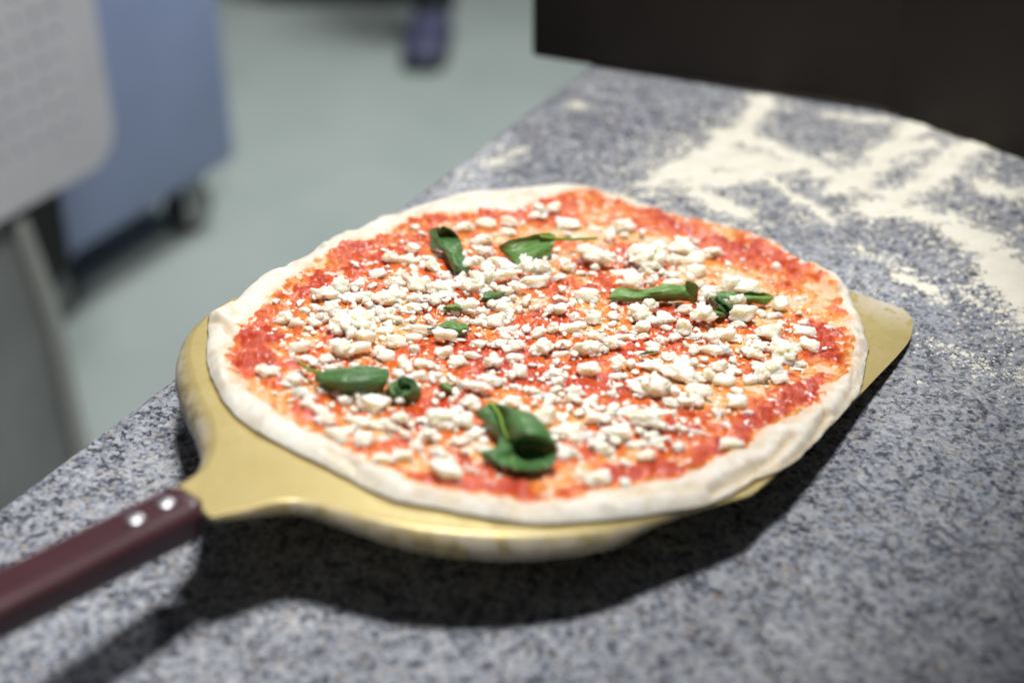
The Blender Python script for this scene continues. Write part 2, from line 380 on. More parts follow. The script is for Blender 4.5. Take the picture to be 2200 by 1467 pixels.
# loose grains round the drifts
pr = (V + .015).ravel(); pr = pr / pr.sum()
k = rng.choice(len(pr), 30000, p=pr); gxk = X.ravel()[k] + rng.normal(0, .0022, len(k)); gyk = Y.ravel()[k] + rng.normal(0, .0022, len(k))
ok = (gxk > .003) & (gyk < -.003); gxk = gxk[ok]; gyk = gyk[ok]; n = len(gxk)
r = rng.gamma(2.2, .00022, n) + .00018; a = rng.random(n) * 6.28
P4 = np.zeros((n, 4, 3))
for i in range(3):
    P4[:, i, 0] = gxk + r * np.cos(a + 2.09 * i); P4[:, i, 1] = gyk + r * np.sin(a + 2.09 * i); P4[:, i, 2] = .0001
P4[:, 3, 0] = gxk; P4[:, 3, 1] = gyk; P4[:, 3, 2] = r * .8
b0 = len(fv) + np.arange(n)[:, None] * 4
tri = np.concatenate([b0 + np.array([[0, 1, 3]]), b0 + np.array([[1, 2, 3]]), b0 + np.array([[2, 0, 3]])])
q3 = np.concatenate([ff[:, [0, 1, 2]], ff[:, [0, 2, 3]], tri])
fm = mesh('flour', np.concatenate([fv, P4.reshape(-1, 3)]), q3, FLOUR)
fo = put('flour', fm, None, WM); tag(fo, 'drifts of spilled cream coloured flour on granite behind the pizza', None, None, 'stuff')

# ------------------------------------------------------------------ peel
PM = MAT
peel = empty('pizza_peel', PM); tag(peel, 'gold metal pizza peel with plum handle lying tilted under the pizza', 'pizza peel')
NEAR = [(456,1108),(530,1088),(600,1069),(660,1070),(723,1085),(845,1114),(968,1130),(1132,1138),(1296,1130),(1377,1114),(1440,1103),(1500,1090),(1560,1077)]
NEAR2 = [(1612,1062),(1640,1041),(1674,1011),(1720,970),(1780,919),(1850,845),(1926,766)]
TIPP = [(1945,744),(1956,727),(1961,705),(1960,687),(1954,677),(1945,668),(1931,652),(1915,640),(1893,624),(1870,612),(1845,603),(1820,597)]
FAR = [(500,642),(470,662),(440,688),(420,714),(411,745),(413,776),(421,808),(433,841),(445,868),(458,892),(465,919),(468,945),(463,970),(454,990),(440,1010),(418,1026),(390,1040)]
lo = lambda L: loc(L, 0.0)
hid_a = np.linspace(*[math.atan2(*lo([q])[0][::-1]) for q in ((1820, 597), (500, 642))], 14)[1:-1]
hid = np.stack([.128 * np.cos(hid_a), .128 * np.sin(hid_a)], 1)
outl = np.concatenate([catmull(lo(NEAR), 40), catmull(lo(NEAR2), 12), catmull(lo(TIPP), 26), hid, catmull(lo(FAR), 44)])
# how far the rim is rolled down at each outline point
nN, nF = 40, 44
def circ_s(v):
    for _ in range(4): v = np.concatenate([v[:1], (v[:-2] + 2 * v[1:-1] + v[2:]) / 4, v[-1:]])
    return v
sk = np.zeros(len(outl))
tN = np.linspace(0, 1, nN); sk[:nN] = circ_s(np.interp(tN, [0, .167, .25, .333, .417, .5, .583, .667, .75, .83, .917, 1], [.08, .42, .40, .44, .63, .77, .77, .60, .31, .11, .04, 0]))
tF = np.linspace(0, 1, nF); sk[-nF:] = np.interp(tF, [0, .12, .3, .6, .8, 1], [.1, .5, 1, 1.0, .75, .35])
nx = len(outl); tan = np.roll(outl, -1, 0) - np.roll(outl, 1, 0)
for _ in range(3): tan = (np.roll(tan, 1, 0) + 2 * tan + np.roll(tan, -1, 0)) / 4
nor = np.stack([tan[:, 1], -tan[:, 0]], 1); nor /= np.linalg.norm(nor, axis=1)[:, None]
TH = .0016
rings = []; wr = []
prof = [(0, 0, 0), (.30, -.04, .15), (.60, -.15, .55), (.85, -.38, .95), (.97, -.68, 1), (1.0, -1.0, 1)]
for (a, z, w) in prof:
    rings.append(np.c_[outl + nor * (a * .0075 * sk)[:, None], z * .0118 * sk + 0]); wr.append(w * sk ** .5)
rings.append(np.c_[outl + nor * (.0075 * sk - .0006)[:, None], -.0118 * sk - TH]); wr.append(sk)
rings.append(np.c_[outl + nor * (.0060 * sk - .0018)[:, None], -.0100 * sk - TH]); wr.append(sk * 0)
rings.append(np.c_[outl - nor * .004, np.full(nx, -TH)]); wr.append(sk * 0)
V = np.concatenate(rings); nr = len(rings)
F = []
for r_ in range(nr - 1):
    for i in range(nx):
        j = (i + 1) % nx; F.append((r_ * nx + i, (r_ + 1) * nx + i, (r_ + 1) * nx + j, r_ * nx + j))
F.append(tuple(range(nx))); F.append(tuple(range((nr - 1) * nx, nr * nx))[::-1])
me = mesh('blade', V, F, PEEL); fattr(me, 'wear', np.concatenate(wr))
me.polygons[len(F) - 1].use_smooth = False; me.polygons[len(F) - 2].use_smooth = False
put('blade', me, peel, Matrix())
# handle: rounded bar along the axis of the peel
fe = loc([(379,1043),(0,1228)], .002); ne = loc([(440,1085),(0,1298)], .002)
yc = float(np.mean([fe[:, 1].mean(), ne[:, 1].mean()])); hw = float(abs(fe[:, 1].mean() - ne[:, 1].mean()) / 2 + .0028)
x1 = float((fe[0, 0] + ne[0, 0]) / 2); x0 = float(min(fe[1, 0], ne[1, 0]) - .11)
pr_ = []
R_ = .0055; HH = .0155
for cx, cz, a0 in ((hw - R_, .0032 - R_ * .7, 0), (-hw + R_, .0032 - R_ * .7, 90), (-hw + R_, .0032 - HH + R_, 180), (hw - R_, .0032 - HH + R_, 270)):
    for k in range(7):
        w = math.radians(a0 + 15 * k); sq = .7 if a0 < 180 else 1.0
        pr_.append((cx + R_ * math.cos(w), cz + R_ * sq * math.sin(w)))
pr_ = np.array(pr_); npf = len(pr_); xs = np.concatenate([[x0, x0 + .004], np.linspace(x0 + .02, x1 - .006, 8), [x1 - .002, x1]])
V = []; F = []
for k, x in enumerate(xs):
    s_ = .86 if k in (0, len(xs) - 1) else 1.0
    for (yy, zz_) in pr_:
        bow = .004 * (1 - (yy / hw) ** 2) if k > 8 else 0
        V.append((x + bow - (.0022 if k > 8 else 0), yc + yy * (s_ if s_ < 1 else 1), (zz_ + .0045) * s_ - .0045))
for k in range(len(xs) - 1):
    for i in range(npf):
        j = (i + 1) % npf; F.append((k * npf + i, k * npf + j, (k + 1) * npf + j, (k + 1) * npf + i))
F.append(tuple(range(npf))[::-1]); F.append(tuple(range((len(xs) - 1) * npf, len(xs) * npf)))
ho = put('handle', mesh('handle', V, F, HANDLE), peel, Matrix())
bm = bmesh.new(); bmesh.ops.create_uvsphere(bm, u_segments=20, v_segments=10, radius=.0039); bmesh.ops.scale(bm, vec=(1, 1, .42), verts=bm.verts)
rv = bm_me('rivet', bm, STEEL, True)
for q in ((357, 1081), (291, 1115)):
    l_ = loc3(q[0], q[1], .0035); put('rivet', rv, ho, Matrix.Translation((l_[0], l_[1], .0034)))

# ------------------------------------------------------------------ pizza: dough
pizza = empty('pizza', PM); tag(pizza, 'raw margherita pizza with tomato sauce, crumbled white cheese and basil on the gold peel', 'pizza')
def polar(L, h):
    q = loc(L, h); a = np.arctan2(q[:, 1], q[:, 0]); r = np.hypot(q[:, 0], q[:, 1]); i = np.argsort(a)
    return np.concatenate([a[i] - 2 * np.pi, a[i], a[i] + 2 * np.pi]), np.tile(r[i], 3)
aO, rO = polar(OUT, .004); aS, rS = polar(SAU, .005)
def Rf(t): return np.interp(t, aO, rO)
def Sf(t): return np.minimum(np.interp(t, aS, rS) + .002, Rf(t) - .0065)
def circ_smooth(v, k):
    for _ in range(k): v = (np.roll(v, 1) + 2 * v + np.roll(v, -1)) / 4
    return v
NT = 900
TG = np.linspace(-np.pi, np.pi, NT, endpoint=False)
RG = circ_smooth(Rf(TG), 3) + .0011 * (vn(TG * 14 + 40, TG * 0, 97) - .5) + .0007 * (vn(TG * 34 + 90, TG * 0, 98) - .5); SG = circ_smooth(Sf(TG), 6)
WG = circ_smooth(np.maximum(RG - SG, .005), 40)
HG = .0016 + .0013 * np.clip(WG / .02, .3, 1.4) + .0016 * (vn(TG * 6 + 50, TG * 0, 90) - .5) + .0010 * (vn(TG * 19 + 70, TG * 0, 91) - .5)
CRE = [([(1530,1046),(1600,1012),(1660,975),(1705,930)],1.8,-3.0),([(1640,1000),(1700,975),(1745,935),(1780,880)],1.6,-2.6),([(1470,1078),(1540,1058)],1.6,-1.6),
       ([(1866,757),(1835,752),(1808,768)],1.5,-2.6),([(1800,880),(1838,820),(1850,790)],1.6,-1.6),([(700,958),(735,975),(762,990)],1.5,-1.8),([(448,676),(478,692),(505,712)],1.6,-2.4),
       ([(500,640),(535,655),(528,690)],1.4,-.9),([(905,448),(898,470)],1.5,-2.0),([(1300,405),(1340,425),(1380,440)],2.0,-2.6),([(1735,580),(1775,604),(1792,620),(1812,612)],1.8,-3.2),
       ([(1575,480),(1620,492),(1645,508)],2.0,-2.2),([(1040,428),(1110,426)],2,-1.1),([(960,430),(1010,428)],2,-1.0),([(730,505),(770,500)],2,-.8),([(1560,1020),(1620,990)],1.6,-1.6),([(1330,1065),(1420,1050)],2.4,-1.4),([(452,668),(470,676),(484,690)],3.2,2.6),([(620,566),(690,530)],1.6,-.8),([(505,880),(540,900)],1.6,-.9),([(460,745),(468,800),(500,860)],2.2,.9),([(1100,1085),(1200,1090)],1.8,-.8),([(900,1055),(980,1070)],1.6,-.9),([(560,600),(600,585)],1.8,-.8),([(1690,905),(1740,880)],2,-1.5),([(1460,1050),(1500,1040)],2.2,-1.3),
       ([(1560,470),(1640,498)],2.0,1.2),([(1250,424)],8,5.5),([(1120,414),(1200,402)],3,1.6),([(1720,556),(1805,598)],2.6,1.6),([(1825,728),(1860,730)],2.6,2.4),([(1600,1035),(1680,985)],2.4,1.6),
       ([(1830,640),(1850,690)],4,.8),([(1660,560),(1650,575)],4,.5),([(1550,985),(1640,930)],3,1.0)]
_q = np.random.default_rng(21)
for _k in range(46):
    _t = _q.uniform(-np.pi, np.pi); _u = _q.uniform(.25, .95); _r = float(Sf(np.array(_t)) * (1 - _u) + Rf(np.array(_t)) * _u)
    _d = _q.normal(0, .7) + np.pi / 2; _l = _q.uniform(.003, .011)
    _c = np.array([_r * math.cos(_t), _r * math.sin(_t)]); _e = np.array([math.cos(_t + _d), math.sin(_t + _d)]) * _l
    CRE.append(((_c - _e, _c + _e * .2 + .0015 * _q.normal(0, 1, 2), _c + _e), _q.uniform(.9, 1.7), _q.choice([-1, -1, 1]) * _q.uniform(.5, 1.3)))
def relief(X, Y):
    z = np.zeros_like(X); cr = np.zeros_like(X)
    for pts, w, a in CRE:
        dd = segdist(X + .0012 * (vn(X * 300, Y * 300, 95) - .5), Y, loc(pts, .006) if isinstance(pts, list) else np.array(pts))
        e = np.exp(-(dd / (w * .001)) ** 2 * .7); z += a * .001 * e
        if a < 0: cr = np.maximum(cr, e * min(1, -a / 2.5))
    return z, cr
def dough_top(X, Y):
    t = np.arctan2(Y, X); r = np.hypot(X, Y)
    f_ = (t + np.pi) / (2 * np.pi) * NT; i = np.floor(f_).astype(int) % NT; j = (i + 1) % NT; u = f_ - np.floor(f_)
    L = lambda G: G[i] * (1 - u) + G[j] * u
    R, S, H = L(RG), L(SG), L(HG)
    w = np.maximum(R - S, .004); q = np.clip((r - S + .006) / (w + .006), 0, 1)
    bmp = np.sin(np.pi * np.clip(q, 0, 1) * .80) ** 1.25
    zb = .0034 + .0006 * (fbm(X * 70, Y * 70, 80, 3) - .5)
    z = zb + H * bmp
    z = z + (.0019 * (fbm(X * 75 + 5, Y * 75, 84, 4) - .5) + .0014 * (np.abs(fbm(X * 120 + 9, Y * 120, 87, 3) - .5) - .1)) * (.25 + .75 * sstep(0, .5, q))
    rz, cr = relief(X, Y); z = z + rz
    dd = np.clip((R - r) / .0075, 0, 1)
    z = np.maximum(z, .0012) * (.36 + .64 * (.5 * np.sqrt(1 - (1 - dd) ** 2) + .5 * np.sin(dd * np.pi / 2)))
    return z, R, S, cr
s1 = np.concatenate([np.linspace(0, .72, 34), np.linspace(.72, 1, 62)[1:]])
TT, SS = np.meshgrid(TG, s1, indexing='ij')
RR = np.repeat(RG[:, None], len(s1), 1) * SS
Xd, Yd = RR * np.cos(TT), RR * np.sin(TT)
zt, Rr, Sr, cr = dough_top(Xd, Yd)
edge = zt[:, -1:]
rp = np.hypot(Xd, Yd)
stain = sstep(.006, -.004, rp - Sr) * .85
stain = stain * np.clip(1.25 - .9 * fbm(Xd * 130, Yd * 130, 88, 3), 0, 1)
pts = np.stack([Xd, Yd, zt], -1)
und = []
for fr_, zf in ((1.002, .65), (.996, .30), (.985, .06), (.95, 0.0), (.5, 0.0), (0.0, 0.0)):
    rr = RG * fr_; und.append(np.stack([rr * np.cos(TG), rr * np.sin(TG), edge[:, 0] * zf + .0003], -1)[:, None])
pts = np.concatenate([pts] + und, 1); nV = pts.shape[1]
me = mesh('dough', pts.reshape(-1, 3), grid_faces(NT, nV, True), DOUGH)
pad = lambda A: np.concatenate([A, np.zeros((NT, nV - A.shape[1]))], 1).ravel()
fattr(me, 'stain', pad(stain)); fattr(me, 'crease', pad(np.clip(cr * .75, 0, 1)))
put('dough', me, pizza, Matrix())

# ------------------------------------------------------------------ pizza: sauce
THIN = [([(1180,500),(1300,495),(1420,515)],26,.8),([(1450,540),(1500,585)],26,.7),([(1548,572),(1600,590)],24,.75),([(1740,592),(1790,625)],20,.7),([(1740,650),(1790,690)],26,.7),([(1640,690),(1690,650)],24,.75),
        ([(1600,824),(1660,815)],22,.9),([(690,712),(600,740)],14,.7),([(1300,570),(1360,610)],16,.5),([(1240,590)],14,.4),([(720,890),(790,930)],26,.55),([(880,985),(950,1005)],22,.5),([(1360,975),(1240,990)],22,.5),
        ([(560,655),(620,610),(700,560)],8,.6),([(1630,945),(1720,885)],12,.8),([(620,760)],12,.4),([(1000,520),(1060,510)],18,.6),([(1640,540),(1680,560)],10,.5),([(1820,690),(1840,720)],14,.7),([(1560,900)],12,.4),([(900,810),(960,815)],14,.45),([(870,590)],18,.4),([(1330,700)],16,.3),([(1690,940),(1600,985)],12,.7),([(1700,720)],16,.6),([(1160,1040),(1220,1035)],12,.45)]
THICK = [([(540,720),(590,725),(570,770)],24,.5),([(650,870),(700,900)],14,.4),([(850,1000),(930,1030)],12,.45),([(1050,1050),(1200,1060),(1330,1025)],14,.45),([(1330,1010),(1480,990),(1600,940)],18,.6),([(1600,920),(1700,860),(1760,810)],16,.5),
         ([(1740,690),(1800,770)],14,.5),([(1420,468),(1500,500)],12,.5),([(1560,520),(1660,545),(1720,590)],14,.5),([(900,740),(1000,740),(1080,760)],30,.35),([(1180,590),(1260,610)],24,.35),([(720,540),(800,520)],12,.4),([(960,470),(1060,462)],9,.4),
         ([(1150,680),(1220,660)],20,.3),([(1080,790),(1250,830)],24,.35),([(1280,860)],20,.3),([(680,600),(650,640)],10,.35),([(880,480)],9,.4)]
def thick(X, Y):
    v = .60 + 1.1 * (fbm(X * 48, Y * 48, 120, 4) - .5) + .35 * (fbm(X * 220, Y * 220, 126, 2) - .5)
    wx = X + .006 * (fbm(X * 110, Y * 110, 130, 3) - .5) * 2; wy = Y + .006 * (fbm(X * 110, Y * 110, 134, 3) - .5) * 2
    for L, sgn in ((THIN, -1), (THICK, 1)):
        for pts, w, a in L:
            v = v + sgn * a * .75 * np.exp(-(segdist(wx, wy, loc(pts, .005)) / (w * .00024)) ** 2 * .6)
    return v
ds = .00052
gx = np.arange(-.19, .19, ds); X, Y = np.meshgrid(gx, gx, indexing='ij')
m = np.hypot(X, Y) < .185
zd = np.zeros_like(X); S = np.zeros_like(X)
a1, _, b1, _c = dough_top(X[m], Y[m]); zd[m] = a1; S[m] = b1
r = np.hypot(X, Y) + .0035 * (fbm(X * 210, Y * 210, 140, 3) - .5) * 2
T = np.full_like(X, .5); T[m] = thick(X[m], Y[m])
edg = sstep(0.0025, -.0035, r - S)
T = np.clip(T + .40 * (fbm(X * 300, Y * 300, 150, 2) - .5), 0, 1) * (.10 + .90 * edg)
pulp = fbm(X * 300, Y * 300, 150, 2); fine = fbm(X * 700, Y * 700, 155, 2); chunk = sstep(.55, .75, vn(X * 150, Y * 150, 160))
zs = zd + (T - .12) * .0014 + (.0032 * (pulp - .5) + .0010 * (fine - .5)) * (.40 + .8 * T) + .0008 * chunk * T
zs = zs - (1 - sstep(.0025, -.0015, r - S)) * .0013
keep = m & (r < S + .0025)
fk = keep[:-1, :-1] & keep[1:, :-1] & keep[1:, 1:] & keep[:-1, 1:]
use = np.zeros_like(keep); use[:-1, :-1] |= fk; use[1:, :-1] |= fk; use[1:, 1:] |= fk; use[:-1, 1:] |= fk
idx = -np.ones(X.shape, int); idx[use] = np.arange(use.sum())
me = mesh('tomato_sauce', np.stack([X, Y, zs], -1)[use], np.stack([idx[:-1, :-1], idx[1:, :-1], idx[1:, 1:], idx[:-1, 1:]], -1)[fk], SAUCE)
fattr(me, 'thick', T[use]); put('tomato_sauce', me, pizza, Matrix())
def zsurf(x, y):
    i = int(round((x + .19) / ds)); j = int(round((y + .19) / ds))
    i = min(max(i, 0), len(gx) - 1); j = min(max(j, 0), len(gx) - 1)
    return float(zs[i, j]) if use[i, j] else float(dough_top(np.array([x]), np.array([y]))[0][0])

# ------------------------------------------------------------------ basil
def grid_surface(rows, nu, nv, h0=.0042):
    P = np.array([[loc3(x, y, h0 + h * .001) for (x, y, h) in rw] for rw in rows])
    A = catmull(P, nu); A = catmull(np.swapaxes(A, 0, 1), nv); return np.swapaxes(A, 0, 1)
def leaf(rows, label, light=0.0, nu=90, nv=48, stem=None, wrinkle=.0008, seed=0, extra=None, lightgrad=0):
    A = grid_surface(rows, nu, nv)
    U, Vv = np.meshgrid(np.linspace(0, 1, nu), np.linspace(0, 1, nv), indexing='ij')
    vv = np.abs(Vv - .5); ph = U * 7.0 - vv * 4.5; cell = np.abs(ph - np.floor(ph) - .5) * 2
    A[..., 2] += (.00032 * np.sqrt(np.clip(1 - cell ** 2, 0, 1)) * sstep(.0, .12, vv) - .0006 * np.exp(-(vv / .03) ** 2)) * min(1.0, nu / 60)
    A[..., 2] += .0011 * sstep(.34, .5, vv) * (fbm(U * 6 + 3 * seed, np.sign(Vv - .5) * 2 + 5, 230 + seed, 2) - .45) * (nu > 38)
    A[..., 2] += wrinkle * (fbm(U * 7 + seed, Vv * 5, 200 + seed, 3) - .5) * 2
    A[..., :2] += .0006 * (np.stack([fbm(U * 9, Vv * 9, 210 + seed, 2), fbm(U * 9, Vv * 9, 220 + seed, 2)], -1) - .5)
    parts = [(A, U, Vv)] + (extra or [])
    V = []; F = []; UV = []; LT = []; base = 0
    for (B, u, v) in parts:
        nu_, nv_ = B.shape[:2]; dz = np.zeros_like(B); dz[..., 2] = -.00035
        V += [B.reshape(-1, 3), (B + dz).reshape(-1, 3)]
        q = grid_faces(nu_, nv_); N = nu_ * nv_
        F += [q + base, q[:, ::-1] + base + N]
        bd = [i * nv_ for i in range(nu_)] + [(nu_ - 1) * nv_ + j for j in range(nv_)][1:] + [i * nv_ + nv_ - 1 for i in range(nu_)][::-1][1:] + list(range(nv_))[::-1][1:]
        bd = np.array(bd); F.append(np.stack([bd[:-1], bd[1:], bd[1:] + N, bd[:-1] + N], 1) + base)
        for _ in range(2):
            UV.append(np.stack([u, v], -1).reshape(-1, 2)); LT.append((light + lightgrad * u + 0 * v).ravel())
        base += 2 * N
    V = np.concatenate(V); F = np.concatenate(F); UV = np.concatenate(UV)
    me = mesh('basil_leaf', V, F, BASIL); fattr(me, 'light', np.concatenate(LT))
    ul = me.uv_layers.new(name='UVMap'); li = np.zeros(len(me.loops), np.int32); me.loops.foreach_get('vertex_index', li)
    ul.data.foreach_set('uv', UV[li].astype(np.float32).ravel())
    o = put('basil_leaf', me, pizza, Matrix()); o['label'] = label
    if stem:
        P = catmull(np.array([loc3(x, y, .0042 + h * .001) for x, y, h in stem[0]]), 16)
        tv, tf = tube(P, np.linspace(stem[1], stem[2], 16), 8); put('stem', mesh('stem', tv, tf, BSTEM), o, Matrix())
    return o
leaf([[(1018,886,6),(1033,877,8),(1050,866,10),(1073,868,10),(1098,878,10)],[(1030,900,4),(1052,893,9),(1072,889,7),(1098,880,13),(1140,893,13)],
      [(1050,925,3),(1066,918,9),(1080,920,5),(1113,908,15),(1170,914,14)],[(1068,946,2),(1078,941,5),(1093,945,5),(1130,934,16),(1190,945,13)],
      [(1060,962,3),(1084,960,6),(1112,963,3),(1145,956,6),(1197,975,8)],[(1030,973,4),(1058,978,6),(1098,987,3),(1145,987,4),(1190,998,5)],
      [(1040,984,3),(1068,998,4),(1110,1005,6),(1146,1012,5),(1172,1008,3)]],
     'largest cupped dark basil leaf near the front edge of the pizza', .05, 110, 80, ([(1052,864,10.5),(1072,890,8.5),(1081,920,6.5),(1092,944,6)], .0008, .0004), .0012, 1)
# rolled end of the left leaf
th, rr = np.meshgrid(np.linspace(0, 2 * np.pi, 44), np.linspace(.08, 1, 16), indexing='ij')
cx, cy, cz = loc3(868, 836, .0098)
prof_ = np.interp(rr, [.08, .20, .42, .72, 1], [-.0015, .0012, .0046, .0034, -.0060]) + .0011 * np.sin(th * 2 + rr * 17) * (rr < .9)
wrk = 1 + .07 * np.sin(th * 3 + rr * 4) + .04 * np.sin(th * 7 - rr * 6)
e1_ = np.array([SCR[0], SCR[1], 0]); vw_ = np.array([SCR[1], -SCR[0], 0]); ax_ = vw_ * .72 + np.array([0, 0, .69]); e2_ = np.cross(ax_, e1_)
roll = np.array([cx, cy, .0042 + .0056]) + (rr * .0076 * wrk * np.cos(th))[..., None] * e1_ + (rr * .0064 * wrk * np.sin(th))[..., None] * e2_ + prof_[..., None] * ax_
roll[..., 2] = np.maximum(roll[..., 2], .0045)
leaf([[(676,814,3),(676,810,5),(678,806,7),(682,803,7),(690,798,7)],[(692,832,2),(692,818,7),(700,803,9),(706,799,8.5),(712,795,8)],
      [(722,843,1.5),(722,825,8),(728,803,11),(736,797,10),(742,790,9)],[(758,849,1.5),(758,826,9),(760,802,12),(766,796,11),(770,788,10)],
      [(795,848,2),(798,826,9),(800,803,12),(803,797,11),(803,789,10)],[(822,840,3),(832,822,8),(838,806,10),(836,800,10),(830,795,9)]],
     'folded basil leaf with a rolled tip near the left edge of the pizza', .03, 90, 60, ([(641,778,4),(655,786,5),(668,796,6),(690,798,7)], .0007, .0008), .0005, 2, [(roll, rr * .6, th / 6.3)])
leaf([[(921,495,8),(933,491,11),(946,488,14),(962,491,13),(976,499,12)],[(924,513,5),(935,509,8),(944,507,8),(966,506,7),(986,511,11)],
      [(927,531,3),(938,526,5),(950,528,9),(968,524,9),(991,521,10)],[(950,540,6),(958,541,8),(968,542,10),(980,538,9),(993,534,7)],
      [(961,556,5),(968,558,8),(977,556,9),(986,553,7),(996,549,5)],[(971,575,3),(977,575,6),(984,572,7),(994,568,5),(1003,563,4)],
      [(981,587,2),(987,586,3),(994,583,4),(1003,583,3),(1010,580,3)]], 'creased upright dark basil leaf at the back left of the pizza', .08, 90, 60, None, .0008, 3)
leaf([[(1072,531,6),(1073,534,5),(1076,538,4),(1080,543,3),(1085,548,2)],[(1090,520,10),(1092,528,8),(1096,538,6),(1100,550,4),(1103,563,2)],
      [(1125,511,12),(1124,522,9),(1122,535,7),(1118,550,5),(1112,572,2)],[(1155,504,13),(1152,514,10),(1150,526,8),(1148,545,6),(1140,565,2)],
      [(1178,502,12),(1178,512,10),(1176,522,8),(1172,538,6),(1165,556,2)],[(1194,509,10),(1194,514,9),(1191,522,8),(1188,535,5),(1182,549,3)]],
     'smooth basil leaf with a long yellow green stem at the back of the pizza', .4, 90, 56, ([(1160,508,11.8),(1196,513,9.5),(1235,514,8),(1282,512,6)], .0009, .0008), .0004, 4)
leaf([[(1312,634,3),(1310,637,3),(1308,640,3),(1306,641,3),(1303,643,2)],[(1330,620,5),(1332,628,5),(1333,634,5),(1334,640,4),(1335,647,2)],
      [(1368,624,7),(1368,629,6),(1368,635,6),(1370,641,5),(1372,648,2)],[(1405,620,8),(1404,627,9),(1404,632,8),(1406,639,6),(1408,647,2)],
      [(1435,612,10),(1437,620,11),(1438,628,10),(1438,637,7),(1438,646,2)],[(1466,615,9),(1468,622,10),(1470,629,9),(1472,637,7),(1471,645,3)],
      [(1475,604,15),(1481,615,12),(1483,628,9),(1484,640,6),(1486,652,3)],[(1479,605,15),(1498,612,15),(1499,628,11),(1498,642,7),(1496,656,3)]],
     'long basil leaf with pale sheen in its colour and an upturned end on the right half of the pizza', .5, 100, 56, None, .0005, 5)  # raised light value paints the leaf's pale sheen into its green
leaf([[(1536,630,5),(1536,633,5),(1537,637,5),(1538,640,4),(1540,644,3)],[(1565,627,7),(1567,632,7),(1568,638,7),(1570,643,5),(1572,648,3)],
      [(1592,627,8),(1594,633,6),(1597,639,8),(1599,645,5),(1601,650,3)],[(1620,630,8),(1622,635,6),(1624,640,8),(1625,646,5),(1626,652,3)],
      [(1640,630,8),(1642,636,6),(1644,641,7),(1645,647,5),(1646,653,3)],[(1662,637,5),(1662,638,5),(1662,639,5),(1661,640,4),(1660,642,4)]],
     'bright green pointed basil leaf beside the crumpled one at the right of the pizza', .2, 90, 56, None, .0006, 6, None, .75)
leaf([[(1522,640,4),(1528,639,8),(1534,640,5),(1542,640,8),(1550,642,4)],[(1527,652,4),(1536,650,9),(1543,649,5),(1553,650,9),(1565,652,4)],
      [(1534,664,3),(1546,661,8),(1555,659,5),(1566,660,8),(1578,662,4)],[(1548,674,2),(1558,670,5),(1568,668,4),(1578,669,5),(1588,672,2)]],
     'small crumpled dark basil leaf at the right of the pizza', .0, 30, 30, None, .0014, 7)
leaf([[(1525,668,4),(1528,673,5),(1530,679,2)],[(1540,666,5),(1541,673,6),(1542,682,2)],[(1552,670,4),(1553,675,5),(1553,682,2)],[(1558,677,3),(1558,679,3),(1557,681,2)]],
     'light green basil scrap under the crumpled leaf at the right of the pizza', .45, 24, 16, None, .0005, 8)
leaf([[(915,709,2),(918,706,5),(922,704,3)],[(935,712,2),(937,705,6),(940,700,4)],[(955,716,2),(957,700,7),(958,690,5)],[(975,721,2),(978,706,7),(976,691,5)],[(993,722,2),(996,708,6),(992,695,5)],[(1006,714,3),(1009,704,4),(1004,697,4)]],
     'curled basil leaf under a cheese flake left of the middle of the pizza', .35, 34, 20, None, .0012, 9)
leaf([[(952,663,2),(953,661,4),(955,659,3)],[(966,668,2),(968,660,6),(972,654,4)],[(980,670,2),(982,660,7),(984,653,4)],[(997,667,2),(998,664,4),(997,660,3)]],
     'small bright basil tip peeping from under the cheese heap', .6, 24, 16, None, .0006, 10)
leaf([[(1030,648,2),(1036,640,6),(1042,626,5)],[(1046,648,2),(1048,638,7),(1054,626,5)],[(1062,645,2),(1066,636,6),(1070,627,5)],[(1083,634,2),(1085,630,4),(1085,627,4)]],
     'dark basil piece half buried in the cheese heap behind the middle', .15, 24, 16, None, .0008, 11)
leaf([[(944,830,2),(946,824,4),(950,819,3)],[(955,840,2),(957,830,5),(960,822,3)],[(968,843,2),(970,838,4),(972,832,3)]], 'tiny basil scrap right of the rolled leaf tip', .4, 20, 14, None, .0004, 12)
leaf([[(1372,763,3),(1374,761,5),(1376,759,4)],[(1388,760,4),(1389,756,6),(1391,754,5)],[(1404,758,4),(1404,756,5),(1404,754,4)]], 'tiny basil sliver at the back of the biggest cheese clump', .35, 20, 12, None, .0003, 13)

